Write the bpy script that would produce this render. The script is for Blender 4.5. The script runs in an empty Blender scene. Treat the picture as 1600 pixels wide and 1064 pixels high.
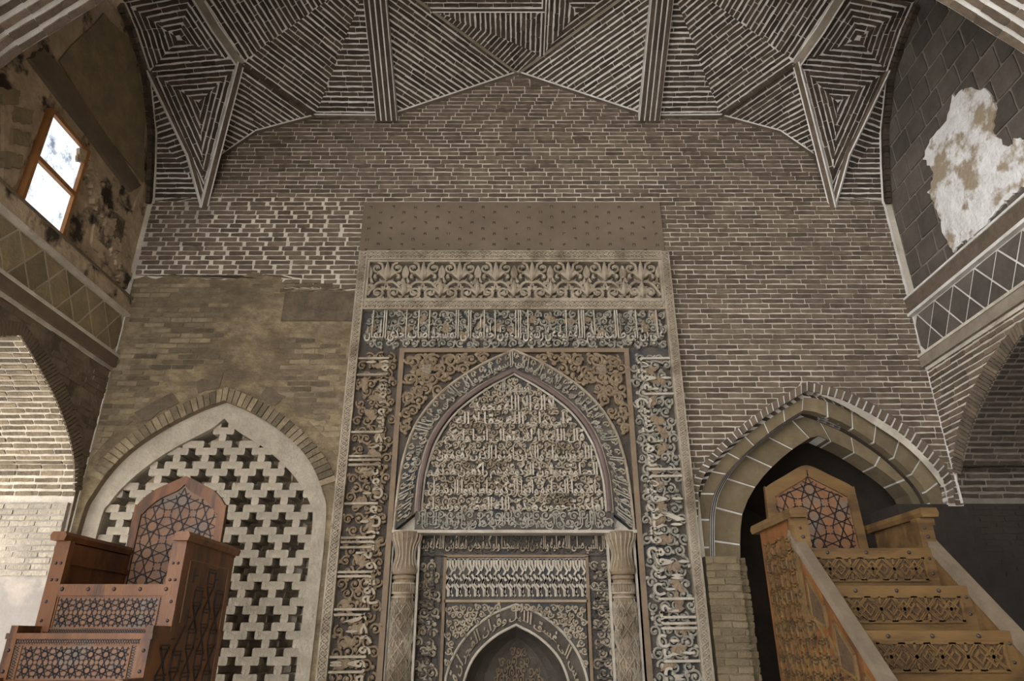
import bpy, math, random
from mathutils import Vector, Matrix, noise
from mathutils.geometry import tessellate_polygon
random.seed(7)
R = math.radians
V = Vector
SC = bpy.context.scene
COL = SC.collection

# ------------------------------------------------------------------ camera, sky, exposure
F = 1072.0; PITCH = R(23.7); CX = -0.08; EYE = 1.6
cam_d = bpy.data.cameras.new('camera'); cam = bpy.data.objects.new('camera', cam_d); COL.objects.link(cam)
cam_d.sensor_width = 36; cam_d.lens = F / 1600 * 36; cam_d.clip_end = 200
cam.location = (CX, 0, EYE); cam.rotation_euler = (R(90) + PITCH, 0, 0)
SC.camera = cam
w = bpy.data.worlds.new('world'); SC.world = w; w.use_nodes = True
bg = w.node_tree.nodes['Background']; bg.inputs[0].default_value = (0.93, 0.965, 1.0, 1); bg.inputs[1].default_value = 1.0
SC.view_settings.view_transform = 'Standard'; SC.view_settings.look = 'None'
SC.view_settings.gamma = 1; SC.view_settings.use_curve_mapping = False
SC.view_settings.exposure = 3.2

# ------------------------------------------------------------------ measuring: a pixel of the photo onto a real plane
cP, sP = math.cos(PITCH), math.sin(PITCH)
def ray(px, py):
    x = (px - 800) / F; u = (532 - py) / F
    return V((x, cP - u * sP, sP + u * cP))
def onY(px, py, Y):
    d = ray(px, py); t = Y / d.y
    return V((CX + d.x * t, Y, EYE + d.z * t))
def onX(px, py, X):
    d = ray(px, py); t = (X - CX) / d.x
    return V((X, d.y * t, EYE + d.z * t))
def proj_scale(p):
    z = p[1] * cP + (p[2] - EYE) * sP
    return F / max(z, .1)
def proj(p):
    z = p[1] * cP + (p[2] - EYE) * sP; u = (p[2] - EYE) * cP - p[1] * sP
    return 800 + F * (p[0] - CX) / z, 532 - F * u / z

# ------------------------------------------------------------------ materials
def srgb(c):
    return tuple((x / 255 / 12.92 if x / 255 <= .04045 else ((x / 255 + .055) / 1.055) ** 2.4) for x in c)
def material(name, c1, c2, scale=6, rough=.85, bump=.3, bscale=40, tint=None, metallic=0, c3=None, patch=2.0, stretch=None, c3lo=.52, c3hi=.62, spec=.3):
    """two-tone noise colour + optional blotches c3 + optional per-piece tint attribute + fine relief"""
    m = bpy.data.materials.new(name); m.use_nodes = True
    nt = m.node_tree; N = nt.nodes; L = nt.links; b = N['Principled BSDF']
    b.inputs['Roughness'].default_value = rough; b.inputs['Metallic'].default_value = metallic
    b.inputs['Specular IOR Level'].default_value = spec
    tc = N.new('ShaderNodeTexCoord'); co = tc.outputs['Object']
    if stretch:
        mp = N.new('ShaderNodeMapping'); mp.inputs['Scale'].default_value = stretch; L.new(co, mp.inputs[0]); co = mp.outputs[0]
    n1 = N.new('ShaderNodeTexNoise'); n1.inputs['Scale'].default_value = scale; n1.inputs['Detail'].default_value = 8; n1.inputs['Roughness'].default_value = .65
    L.new(co, n1.inputs['Vector'])
    rp = N.new('ShaderNodeMapRange'); rp.inputs[1].default_value = .32; rp.inputs[2].default_value = .68; L.new(n1.outputs[0], rp.inputs[0])
    mx = N.new('ShaderNodeMix'); mx.data_type = 'RGBA'; mx.inputs[6].default_value = (*srgb(c1), 1); mx.inputs[7].default_value = (*srgb(c2), 1)
    L.new(rp.outputs[0], mx.inputs[0]); out = mx.outputs[2]
    if c3:
        n3 = N.new('ShaderNodeTexNoise'); n3.inputs['Scale'].default_value = patch; n3.inputs['Detail'].default_value = 7; n3.inputs['Roughness'].default_value = .6; L.new(co, n3.inputs['Vector'])
        r3 = N.new('ShaderNodeMapRange'); r3.inputs[1].default_value = c3lo; r3.inputs[2].default_value = c3hi; L.new(n3.outputs[0], r3.inputs[0])
        m3 = N.new('ShaderNodeMix'); m3.data_type = 'RGBA'; m3.inputs[7].default_value = (*srgb(c3), 1); L.new(out, m3.inputs[6]); L.new(r3.outputs[0], m3.inputs[0]); out = m3.outputs[2]
    if tint:
        at = N.new('ShaderNodeAttribute'); at.attribute_name = 'tint'
        mr = N.new('ShaderNodeMapRange'); mr.inputs[3].default_value = tint[0]; mr.inputs[4].default_value = tint[1]; L.new(at.outputs['Fac'], mr.inputs[0])
        mm = N.new('ShaderNodeMix'); mm.data_type = 'RGBA'; mm.blend_type = 'MULTIPLY'; mm.inputs[0].default_value = 1
        L.new(out, mm.inputs[6]); L.new(mr.outputs[0], mm.inputs[7]); out = mm.outputs[2]
    L.new(out, b.inputs['Base Color'])
    if bump:
        n2 = N.new('ShaderNodeTexNoise'); n2.inputs['Scale'].default_value = bscale; n2.inputs['Detail'].default_value = 6; L.new(co, n2.inputs['Vector'])
        bp = N.new('ShaderNodeBump'); bp.inputs['Strength'].default_value = bump; bp.inputs['Distance'].default_value = .02
        L.new(n2.outputs[0], bp.inputs['Height']); L.new(bp.outputs[0], b.inputs['Normal'])
    return m
M = {}
M['mortar'] = material('pale mortar', (172, 160, 143), (202, 190, 172), 5, .95, .5, 60, c3=(158, 147, 132), patch=1.3)
M['mortar_w'] = material('white gypsum mortar', (186, 178, 168), (218, 212, 204), 5, .95, .5, 60)
M['mortar_d'] = material('grey mortar', (104, 96, 86), (128, 119, 107), 5, .95, .5, 60)  # darker mortar tone for the right soffit and upper wall
M['brick'] = material('grey brown brick', (86, 73, 60), (112, 96, 80), 9, .95, .5, 50, tint=(.62, 1.18))
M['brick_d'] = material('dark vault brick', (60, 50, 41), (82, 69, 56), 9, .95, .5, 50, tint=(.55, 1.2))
M['stone'] = material('yellow grey dressed stone', (102, 87, 65), (124, 108, 83), 5, .9, .4, 40, tint=(.75, 1.12))
M['band'] = material('smooth plaster band', (112, 100, 86), (138, 126, 110), 6, .9, .4, 40)
M['plaster'] = material('stained brown plaster', (98, 85, 68), (126, 110, 88), 4, .95, .8, 26, c3=(80, 68, 54), patch=2.5)
M['plaster_y'] = material('ochre streaked plaster', (90, 77, 58), (142, 124, 96), 7, .95, 1.0, 22, c3=(84, 71, 54), patch=2.0, stretch=(1, 1, 1.5), c3lo=.4, c3hi=.7)
M['worn'] = material('worn ochre brick', (98, 85, 67), (130, 114, 90), 8, .95, .9, 30, tint=(.5, 1.3))
M['stain'] = material('dark stained plaster', (74, 63, 51), (102, 88, 70), 9, .95, .8, 26)
M['plaster_b'] = material('smooth brown plaster', (96, 82, 67), (110, 95, 78), 2, .9, .2, 30)
M['plaster_d'] = material('dark brown plaster', (92, 78, 62), (112, 96, 76), 3, .95, .4, 20)
M['plaster_dark'] = material('dark mark and shade plaster', (42, 35, 29), (54, 46, 38), 3, .95, .4, 20)  # very dark colour stands for the shade on the right jamb
M['pale'] = material('pale plaster', (124, 116, 107), (140, 132, 122), 3, .95, .3, 20, c3=(160, 146, 132), patch=1.5)
M['gypsum'] = material('white gypsum patch', (196, 190, 184), (222, 218, 214), 7, .95, .9, 22, c3=(150, 134, 112), patch=3.0, c3lo=.5, c3hi=.58)
M['lattice'] = material('pale lattice brick', (136, 125, 109), (162, 150, 132), 7, .95, .7, 30, tint=(.82, 1.1))
M['tile'] = material('grey brown stone tile', (78, 70, 62), (96, 88, 79), 4, .92, .5, 30, tint=(.7, 1.12))
M['tile_y'] = material('ochre mottled tile', (116, 102, 80), (146, 128, 94), 4, .92, .5, 30, tint=(.7, 1.15))
M['rough'] = material('broken mud plaster', (146, 127, 103), (186, 163, 133), 5, .95, 1.2, 12, c3=(60, 50, 40), patch=3)
M['stucco'] = material('carved stucco', (130, 117, 99), (160, 146, 126), 5, .85, .35, 70, c3=(116, 102, 84), patch=2.2)
M['stucco_bg'] = material('shade dark carved ground', (64, 57, 50), (86, 77, 67), 6, .9, .5, 60)  # ground darkened in colour to deepen the shade between the carvings
M['stucco_blue_shade'] = material('blue tinged shade dark ground', (64, 59, 53), (88, 80, 71), 4, .9, .5, 60, c3=(60, 60, 62), patch=3)  # blue tinge, plus recess shade put into the ground colour
M['stucco_lt'] = material('pale carved letters', (146, 135, 120), (174, 163, 147), 6, .8, .3, 60)
M['stucco_br'] = material('brown carved leaves', (108, 91, 72), (134, 115, 92), 6, .85, .35, 60)
M['stucco_gr'] = material('green grey carved stucco', (124, 117, 104), (152, 144, 130), 6, .85, .35, 60, c3=(116, 113, 101), patch=4)
M['mould'] = material('brown moulding', (104, 86, 68), (124, 106, 86), 4, .8, .2, 50)
M['mould_d'] = material('dark purple brown moulding', (86, 70, 64), (106, 90, 82), 4, .7, .2, 50)
M['wood'] = material('orange brown wood', (90, 53, 24), (116, 72, 34), 3, .45, .15, 40, stretch=(3, 3, .6), c3=(72, 43, 21), patch=2, spec=.4)
M['wood_p'] = material('grey brown wood panel', (96, 64, 38), (122, 84, 52), 6, .5, .15, 40, spec=.5, c3=(98, 84, 70), patch=4)
M['wood_y'] = material('honey brown wood', (84, 62, 34), (106, 80, 46), 3, .55, .2, 40, stretch=(.6, 3, 3), c3=(74, 53, 30), patch=2)
M['wood_c'] = material('carved brown wood', (64, 46, 28), (84, 62, 40), 30, .65, .9, 70)
M['wood_r'] = material('worn stair rail wood', (92, 79, 64), (114, 99, 82), 5, .6, .2, 40)
M['inlay'] = material('black inlay strip', (34, 26, 26), (46, 36, 34), 9, .5, .1, 40)
M['iron'] = material('dark iron stud', (60, 52, 50), (84, 74, 70), 9, .45, .2, 40, metallic=.7)
M['frame'] = material('orange window frame wood', (132, 88, 48), (156, 106, 60), 4, .6, .2, 40)
M['floor'] = material('pale stone paving', (207, 204, 200), (224, 221, 217), 2, .9, .2, 20)
M['black'] = material('dark passage', (40, 34, 28), (52, 44, 36), 3, .95, .2, 20)
def pane_mat():
    m = bpy.data.materials.new('bright frosted pane'); m.use_nodes = True; nt = m.node_tree; N = nt.nodes; L = nt.links
    N.remove(N['Principled BSDF']); e = N.new('ShaderNodeEmission'); e.inputs[1].default_value = .135
    tc = N.new('ShaderNodeTexCoord'); n = N.new('ShaderNodeTexNoise'); n.inputs['Scale'].default_value = 5; n.inputs['Detail'].default_value = 9; n.inputs['Roughness'].default_value = .75
    L.new(tc.outputs['Object'], n.inputs['Vector'])
    r = N.new('ShaderNodeValToRGB'); r.color_ramp.elements[0].position = .34; r.color_ramp.elements[0].color = (.22, .25, .32, 1); r.color_ramp.elements[1].position = .47; r.color_ramp.elements[1].color = (.86, .93, 1, 1)
    L.new(n.outputs[0], r.inputs[0]); L.new(r.outputs[0], e.inputs[0]); L.new(e.outputs[0], N['Material Output'].inputs[0])
    return m
M['pane'] = pane_mat()

# ------------------------------------------------------------------ mesh collector
class MB:
    def __init__(s): s.v = []; s.f = []; s.t = []
    def poly(s, pts, t=.5):
        n = len(s.v); s.v += [tuple(p) for p in pts]; s.f.append(tuple(range(n, n + len(pts)))); s.t.append(t)
    def prism(s, pts, off, t=None, back=False):
        """extrude the polygon pts by the vector off: top face and sides"""
        if t is None: t = random.random()
        off = V(off); a = [V(p) for p in pts]; b = [p + off for p in a]
        s.poly(b, t)
        for i in range(len(a)):
            j = (i + 1) % len(a); s.poly([a[i], a[j], b[j], b[i]], t)
        if back: s.poly(a[::-1], t)
    def box(s, x0, x1, y0, y1, z0, z1, t=.5):
        s.prism([(x0, y0, z0), (x1, y0, z0), (x1, y0, z1), (x0, y0, z1)], (0, y1 - y0, 0), t, True)
    def bar(s, a, b, wd, hg, up=(0, 0, 1), t=.5):
        a = V(a); b = V(b); d = (b - a).normalized(); u = V(up); sd = d.cross(u).normalized() * wd / 2; u = sd.cross(d).normalized() * hg / 2
        s.prism([a - sd - u, a + sd - u, a + sd + u, a - sd + u], b - a, t, True)
    def tube(s, pts, r, seg=8, t=.5, caps=True):
        pts = [V(p) for p in pts]; rings = []
        for i, p in enumerate(pts):
            d = (pts[min(i + 1, len(pts) - 1)] - pts[max(i - 1, 0)]).normalized()
            u = d.orthogonal() if i == 0 else rings[-1][1]
            u = (u - d * u.dot(d)).normalized(); q = d.cross(u)
            rr = r[i] if isinstance(r, (list, tuple)) else r
            rings.append(([p + (u * math.cos(2 * math.pi * k / seg) + q * math.sin(2 * math.pi * k / seg)) * rr for k in range(seg)], u))
        for i in range(len(rings) - 1):
            for k in range(seg):
                l = (k + 1) % seg; s.poly([rings[i][0][k], rings[i][0][l], rings[i + 1][0][l], rings[i + 1][0][k]], t)
        if caps: s.poly(rings[0][0][::-1], t); s.poly(rings[-1][0], t)
    def lathe(s, prof, c, seg=20, t=.5):
        c = V(c); P = [[c + V((r * math.cos(2 * math.pi * k / seg), r * math.sin(2 * math.pi * k / seg), z)) for k in range(seg)] for r, z in prof]
        for i in range(len(P) - 1):
            for k in range(seg):
                l = (k + 1) % seg; s.poly([P[i][k], P[i][l], P[i + 1][l], P[i + 1][k]], t)
        s.poly(P[0][::-1], t); s.poly(P[-1], t)
    def band(s, outer, inner, yf, yb, t=.5):
        """solid strip between two polylines of (x, z), front at yf, back at yb"""
        n = len(outer)
        for i in range(n - 1):
            a, b, c, d = outer[i], outer[i + 1], inner[i + 1], inner[i]
            q = [(a, yf), (b, yf), (c, yf), (d, yf)]; g = lambda p, y: (p[0], y, p[1])
            s.poly([g(d, yf), g(c, yf), g(b, yf), g(a, yf)], t)
            s.poly([g(a, yf), g(b, yf), g(b, yb), g(a, yb)], t); s.poly([g(c, yf), g(d, yf), g(d, yb), g(c, yb)], t)
        for i in (0, n - 1):
            a, d = outer[i], inner[i]; s.poly([(a[0], yf, a[1]), (d[0], yf, d[1]), (d[0], yb, d[1]), (a[0], yb, a[1])], t)
    def ribbon(s, pts, wd, h, mapf, flat=False, t=.5):
        """raised strip along 2-D points: ridge (or flat top) of height h, half widths wd; mapf(u, v, w) -> 3-D"""
        n = len(pts); Lf = []; Rt = []; 
        for i in range(n):
            a = pts[max(i - 1, 0)]; b = pts[min(i + 1, n - 1)]; dx, dy = b[0] - a[0], b[1] - a[1]; l = math.hypot(dx, dy) or 1
            nx, ny = -dy / l, dx / l; k = wd[i] if isinstance(wd, (list, tuple)) else wd
            Lf.append((pts[i][0] + nx * k, pts[i][1] + ny * k)); Rt.append((pts[i][0] - nx * k, pts[i][1] - ny * k))
        base = len(s.v)
        if flat:
            for i in range(n): s.v += [tuple(mapf(*Lf[i], 0)), tuple(mapf(*Lf[i], h)), tuple(mapf(*Rt[i], h)), tuple(mapf(*Rt[i], 0))]
            st = 4
        else:
            for i in range(n):
                L_, R_, c_ = Lf[i], Rt[i], pts[i]; m1 = (L_[0] * .84 + c_[0] * .16, L_[1] * .84 + c_[1] * .16); m2 = (R_[0] * .84 + c_[0] * .16, R_[1] * .84 + c_[1] * .16)
                s.v += [tuple(mapf(*L_, 0)), tuple(mapf(*m1, h * .86)), tuple(mapf(*c_, h)), tuple(mapf(*m2, h * .86)), tuple(mapf(*R_, 0))]
            st = 5
        for i in range(n - 1):
            for k in range(st - 1):
                p = base + i * st + k; s.f.append((p, p + 1, p + st + 1, p + st)); s.t.append(t)
    def build(s, name, mat, parent=None, smooth=False):
        me = bpy.data.meshes.new(name); me.from_pydata(s.v, [], s.f)
        at = me.attributes.new('tint', 'FLOAT', 'FACE'); at.data.foreach_set('value', s.t)
        me.materials.append(M[mat] if isinstance(mat, str) else mat)
        if smooth: me.polygons.foreach_set('use_smooth', [True] * len(me.polygons))
        me.update()
        return link(name, me, parent)
def link(name, me, parent=None):
    o = bpy.data.objects.new(name, me); COL.objects.link(o)
    if parent:
        o.parent = parent
        o.matrix_parent_inverse = Matrix.Translation(-parent.location) if parent.parent is None else Matrix.Identity(4)
    return o
def struct(o, label=None, cat=None):
    o['kind'] = 'structure'
    if label: o['label'] = label
    if cat: o['category'] = cat
    return o
def thing(name, label, cat, loc, group=None):
    o = bpy.data.objects.new(name, None); COL.objects.link(o); o.location = loc; o.empty_display_size = .2
    o['label'] = label; o['category'] = cat
    if group: o['group'] = group
    bpy.context.view_layer.update()
    return o
def stuff(o): o['kind'] = 'stuff'; return o
def sheet(mb, outline, holes, mapf, t=.5):
    loops = [[V((p[0], p[1], 0)) for p in outline]] + [[V((p[0], p[1], 0)) for p in h] for h in holes]
    flat = [p for l in loops for p in l]
    for tri in tessellate_polygon(loops): mb.poly([mapf(flat[i].x, flat[i].y) for i in tri], t)

# ------------------------------------------------------------------ polygons and courses of brick
def clip(poly, f):
    """keep the part of a 3-D polygon where f(p) >= 0"""
    out = []
    for i in range(len(poly)):
        a, b = poly[i], poly[(i + 1) % len(poly)]; fa, fb = f(a), f(b)
        if fa >= 0: out.append(a)
        if (fa >= 0) != (fb >= 0): out.append(a + (b - a) * (fa / (fa - fb)))
    return out
def area(poly):
    s = V((0, 0, 0))
    for i in range(1, len(poly) - 1): s += (poly[i] - poly[0]).cross(poly[i + 1] - poly[0])
    return s.length / 2
ROOM = V((0, 4.5, 4.0))
def lay_tri(tri, g, out, pitch=.066, joint=.016, blen=.24, head=.005, proud=.008, phase=0):
    """bricks in courses along the level lines of g (linear over the triangle)"""
    v0, v1, v2 = [V(p) for p in tri]; n = (v1 - v0).cross(v2 - v0).normalized()
    if n.dot(ROOM - v0) < 0: n = -n
    e1, e2 = v1 - v0, v2 - v0; a, b, c = e1.dot(e1), e1.dot(e2), e2.dot(e2); d = a * c - b * b
    if abs(d) < 1e-9: return
    def G(p):
        r = p - v0; x, y = r.dot(e1), r.dot(e2); s = (c * x - b * y) / d; t = (a * y - b * x) / d
        return g[0] + s * (g[1] - g[0]) + t * (g[2] - g[0])
    gu = (e1 * (c * (g[1] - g[0]) - b * (g[2] - g[0])) + e2 * (a * (g[2] - g[0]) - b * (g[1] - g[0]))) / d
    dirv = n.cross(gu).normalized()
    k0, k1 = int(math.floor(min(g) / pitch)), int(math.ceil(max(g) / pitch))
    for k in range(k0, k1):
        j1, j2 = joint * random.uniform(.3, .7), joint * random.uniform(.3, .7)
        lo, hi = k * pitch + j1, (k + 1) * pitch - j2
        row = clip(clip([v0, v1, v2], lambda p: G(p) - lo), lambda p: hi - G(p))
        if len(row) < 3: continue
        ss = [p.dot(dirv) for p in row]; s = min(ss) - random.random() * blen
        while s < max(ss):
            ln = blen * random.uniform(.8, 1.1); e = s + ln - head
            pc = clip(clip(row, lambda p: p.dot(dirv) - s), lambda p: e - p.dot(dirv)); s += ln
            if len(pc) >= 3 and area(pc) > .0009:
                jt = [p + dirv * random.uniform(-.003, .003) + gu.normalized() * random.uniform(-.003, .003) for p in pc]
                out.append((jt, n * proud * random.uniform(.6, 1.5)))
def subtract(iv, a, b):
    out = []
    for x0, x1 in iv:
        if b <= x0 or a >= x1: out.append((x0, x1)); continue
        if a > x0: out.append((x0, a))
        if b < x1: out.append((b, x1))
    return out
def lay_rows(z0, z1, intervals, mapf, off, out, pitch=.066, joint=.013, blen=.245, head=.012, proud=.009, loose=None):
    """horizontal courses on a wall; intervals(z) gives the free stretches, mapf(u, z) -> 3-D, off = outward normal"""
    k = 0; z = z0
    while z < z1:
        lo, hi = z + joint * random.uniform(.35, .6), z + pitch - joint * random.uniform(.35, .6)
        A, B = intervals(lo), intervals(hi); Cc = intervals((lo + hi) / 2)
        if not (len(A) == len(B) == len(Cc)): A = B = Cc
        for (a0, a1), (b0, b1) in zip(A, B):
            s = min(a0, b0) - (k % 2) * blen / 2 - random.uniform(0, .06)
            while s < max(a1, b1):
                ln = blen * random.uniform(.93, 1.06); hd = head
                if loose and loose(s, z): ln = random.choice([.19, .245, .27]); hd = random.uniform(.02, .055)
                e = s + ln - hd; J = lambda: random.uniform(-.003, .003)
                q = [(max(s, a0) + J(), lo + J()), (min(e, a1) + J(), lo + J()), (min(e, b1) + J(), hi + J()), (max(s, b0) + J(), hi + J())]
                s += ln
                if q[1][0] - q[0][0] < .02 and q[2][0] - q[3][0] < .02: continue
                if q[1][0] < q[0][0]: m_ = (q[0][0] + q[1][0]) / 2; q[0] = q[1] = (m_, q[0][1])
                if q[2][0] < q[3][0]: m_ = (q[2][0] + q[3][0]) / 2; q[2] = q[3] = (m_, q[2][1])
                out.append(([V(mapf(*p)) for p in q], V(off) * proud * random.uniform(.6, 1.5)))
        z += pitch; k += 1
def ragged(poly):
    c = sum(poly, V((0, 0, 0))) / len(poly); out = []; n = len(poly)
    for i in range(n):
        a, b = poly[i], poly[(i + 1) % n]; L = (b - a).length; d = (b - a) / max(L, 1e-6); inw = (c - (a + b) / 2); inw = inw - d * inw.dot(d); inw = inw.normalized() if inw.length > 1e-6 else V((0, 0, 0))
        if L > .12: fr = (.04, .3, .62, .96)
        elif L > .03: fr = (.08, .92)
        else: fr = (.5,)
        for f in fr: out.append(a.lerp(b, f) + inw * (random.uniform(-.001, .006) if L > .12 else random.uniform(-.0015, .0015)))
    return out
def emit_bricks(bricks, parent, mat, name='brick', limit=300):
    bricks = [(ragged(b[0]), b[1]) for b in bricks]
    """the bricks that show largest become objects of their own, the rest one joined part"""
    def vis(b):
        c = sum(b[0], V((0, 0, 0))) / len(b[0]); x, y = proj(c)
        return area(b[0]) * proj_scale(c) ** 2 if (-10 < x < 1610 and -10 < y < 1074) else 0
    bricks = sorted(bricks, key=vis, reverse=True)
    for b in bricks[:limit]:
        mb = MB(); mb.prism(b[0], b[1]); mb.build(name, mat, parent)
    if len(bricks) > limit:
        mb = MB()
        for b in bricks[limit:]: mb.prism(b[0], b[1])
        stuff(mb.build(name + 'work', mat, parent))
def interp(pts, z, zi=1, xi=0):
    for a, b in zip(pts, pts[1:]):
        if min(a[zi], b[zi]) <= z <= max(a[zi], b[zi]) and a[zi] != b[zi]:
            t = (z - a[zi]) / (b[zi] - a[zi]); return a[xi] + t * (b[xi] - a[xi])
    return None
def resample(pts, step):
    pts = [V((p[0], p[1], 0)) for p in pts]; out = [pts[0]]; acc = 0
    for a, b in zip(pts, pts[1:]):
        L = (b - a).length; s = step - acc
        while s <= L: out.append(a + (b - a) * (s / L)); s += step
        acc = L - (s - step)
    return [(p.x, p.y) for p in out]
def smooth_curve(pts, n=6):
    """Catmull-Rom through 2-D points, sharp at both ends"""
    out = []; P = [V((p[0], p[1], 0)) for p in pts]; P = [P[0] * 2 - P[1]] + P + [P[-1] * 2 - P[-2]]
    for i in range(1, len(P) - 2):
        for k in range(n):
            t = k / n; a, b, c, d = P[i - 1], P[i], P[i + 1], P[i + 2]
            q = .5 * ((2 * b) + (c - a) * t + (2 * a - 5 * b + 4 * c - d) * t * t + (3 * b - a - 3 * c + d) * t ** 3); out.append((q.x, q.y))
    out.append((P[-2].x, P[-2].y)); return out
def arch(half, cx=0, n=6):
    """half profile [(half width, z) from foot to apex] -> full polyline left to right"""
    h = smooth_curve(half, n); return [(cx - a, b) for a, b in h] + [(cx + a, b) for a, b in h[::-1][1:]]

# ================================================================== THE ROOM
D = 7.3; HW = 4.65                       # back wall distance, half width of the bay
YN = 4.3                                 # near edge of the bay
mb = MB(); mb.box(-34, 12, -34, 11, -.1, 0); struct(mb.build('floor', 'floor'))  # unseen floor, spread wide and kept pale to bounce daylight into the vault

# unseen shell added to steer daylight: roofed, closed right, open left and half behind
mb = MB(); mb.box(-HW - .6, HW + .6, -7, 3.1, 9.6, 9.7); struct(mb.build('ceiling_light_block', 'plaster'))
mb = MB(); mb.box(.4, HW + .5, -7.4, -7, 0, 9.6); struct(mb.build('wall_front_light_block', 'plaster'))  # added blocker so the light rakes in from the left
mb = MB(); mb.box(HW, HW + .5, -7, 3.1, 0, 9.6); struct(mb.build('wall_right_light_block', 'plaster'))
for k, y in enumerate((2.2, -1.6, -5.4)):
    mb = MB(); mb.box(-HW - .6, -HW, y - .45, y + .45, 0, 9.6); struct(mb.build('wall_left_pier', 'plaster'))
# ---- key points
W0 = (4.0, 6.79); Wp1 = (3.91, 7.45); Wp2 = (3.51, 7.85); W1 = (2.75, 8.12); W2 = (1.77, 8.11); W3 = (0, 8.89)
VLINE = [W0, Wp1, Wp2, W1, W2, W3]
LATH = [(1.28, 1.0), (1.28, 2.65), (1.21, 3.05), (1.0, 3.42), (.68, 3.71), (.3, 3.94), (0, 4.065)]
LCX = -3.29
DOOR1 = [(1.36, 0), (1.36, 2.85), (1.33, 3.2), (1.08, 3.58), (.72, 3.88), (.38, 4.11), (0, 4.29)]
DCX = 3.2
def inset(half, d, dz=None): return [(max(a - d, 0) if a > 0 else 0, b - (d * 1.15 if dz is None else dz) * (0 if b < 2.7 else min(1, (b - 2.7) / .8))) for a, b in half]

# ---- back wall
lat_arch = arch(LATH, LCX); door_arch = arch(DOOR1, DCX); door_arch = [(DCX + (x - DCX) * .96, z - .07) for x, z in door_arch]
lat_hole = [(LCX - 1.28, .9)] + lat_arch + [(LCX + 1.28, .9)]
r1o_m = [(1082, 900), (1080, 800), (1086, 745), (1130, 690), (1200, 634), (1260, 597), (1325, 614), (1400, 655), (1452, 700), (1484, 745), (1492, 795)]
r1_l = [(p.x, p.z) for p in (onY(x, y, D) for x, y in r1o_m)]
door_hole = [(DCX - 1.3, .02)] + door_arch[1:-1] + [(DCX + 1.3, .02)]
mb = MB()
sheet(mb, [(-HW - .6, 0), (HW + .6, 0), (HW + .6, 9.4), (-HW - .6, 9.4)], [lat_hole, door_hole, [(-1.3, .02), (1.19, .02), (1.19, 2.64), (-1.3, 2.64)]], lambda x, z: (x, D, z))
wall_back = struct(mb.build('wall_back', 'mortar'))
MX = -.055; MHW = 1.865; MTOP = 5.92
def back_iv(z):
    if z > 6.79:
        x = interp(VLINE[:4], z) if z < 8.115 else interp(VLINE[4:], z)
        if x is None: return []
        iv = [(-x, x)]
    else: iv = [(-HW, HW)]
    if z < MTOP: iv = subtract(iv, MX - MHW, MX + MHW)
    elif z < 6.71: iv = subtract(iv, -1.955, 1.795)
    if z < 5.45: iv = subtract(iv, -HW, MX - MHW)
    elif z < 5.62: iv = subtract(iv, -HW, -2.85 + .5 * math.sin(z * 37))
    if z < 4.29:
        l_ = interp(r1_l[1:6], z); r_ = interp(r1_l[5:], z); iv = subtract(iv, (l_ if l_ is not None else 1.84) - .01, (r_ if r_ is not None else 4.7) + .01)
    return iv
B = []
lay_rows(.2, 8.88, back_iv, lambda x, z: (x, D, z), (0, -1, 0), B, loose=lambda x, z: x < -2.3 and z < 6.75)
emit_bricks(B, wall_back, 'brick')

# plaster coat low on the left, worn ragged along its top
def rag(x, y, s=.05): return s * (noise.noise(V((x * 2.1, y * 2.1, 3.3))) + .5 * noise.noise(V((x * 7, y * 7, 1.3))))
mb = MB()
top = [(x, (5.63 if x < -2.85 else 5.47) + rag(x, 1, .12)) for x in [-4.65 + i * (2.73 / 40) for i in range(41)]]
outl = [(-4.65, .0), (-1.92, .0)] + top[::-1]
sheet(mb, outl, [lat_hole], lambda x, z: (x, D - .012, z))
for a, b in zip(top, top[1:]): mb.poly([(a[0], D - .012, a[1]), (b[0], D - .012, b[1]), (b[0], D, b[1]), (a[0], D, a[1])])
mb.build('plaster_coat', 'plaster_y', wall_back)
B = []
def liv(z):
    iv = [(-4.63, -1.93)]
    h = interp([(a + .2, b + .2) for a, b in LATH[1:]], z)
    if z < 2.85: h = 1.48
    if h: iv = subtract(iv, LCX - h, LCX + h)
    if 4.98 < z < 5.45: iv = subtract(iv, -2.82, -1.9)
    return iv
lay_rows(1.0, 5.5, liv, lambda x, z: (x, D - .012, z), (0, -1, 0), B, proud=.006, joint=.014)
B = [b for b in B if noise.noise(b[0][0] * 1.3 + V((5, 2, 1))) + .35 * noise.noise(b[0][0] * 5) > -.02]
emit_bricks(B, wall_back, 'worn', name='worn_brick', limit=200)
mb = MB(); mb.box(-2.79, -1.925, D - .03, D, 5.045, 5.43); mb.build('plaster_patch', 'stain', wall_back)
# brown panel over the mihrab with its small stamped marks
mb = MB(); mb.box(-1.955, 1.795, D - .035, D, MTOP - .02, 6.71); pn = mb.build('plaster_panel', 'plaster_b', wall_back)
mb = MB()
for i in range(26):
    for j in range(9):
        if (i + j) % 2: continue
        x = -1.87 + i * .143 + random.uniform(-.008, .008); z = 6.0 + j * .079 + random.uniform(-.008, .008); s = .018
        for (a, b, c, d) in [(-s, -s + .007, -s, s), (s - .007, s, -s, s), (-s, s, s - .007, s), (-s * .5, s * .5, -.004, .004)]:
            if random.random() < .8: mb.box(x + a, x + b, D - .0375, D - .035, z + c, z + d)
stuff(mb.build('stamped_mark', 'plaster_dark', pn))

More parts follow.
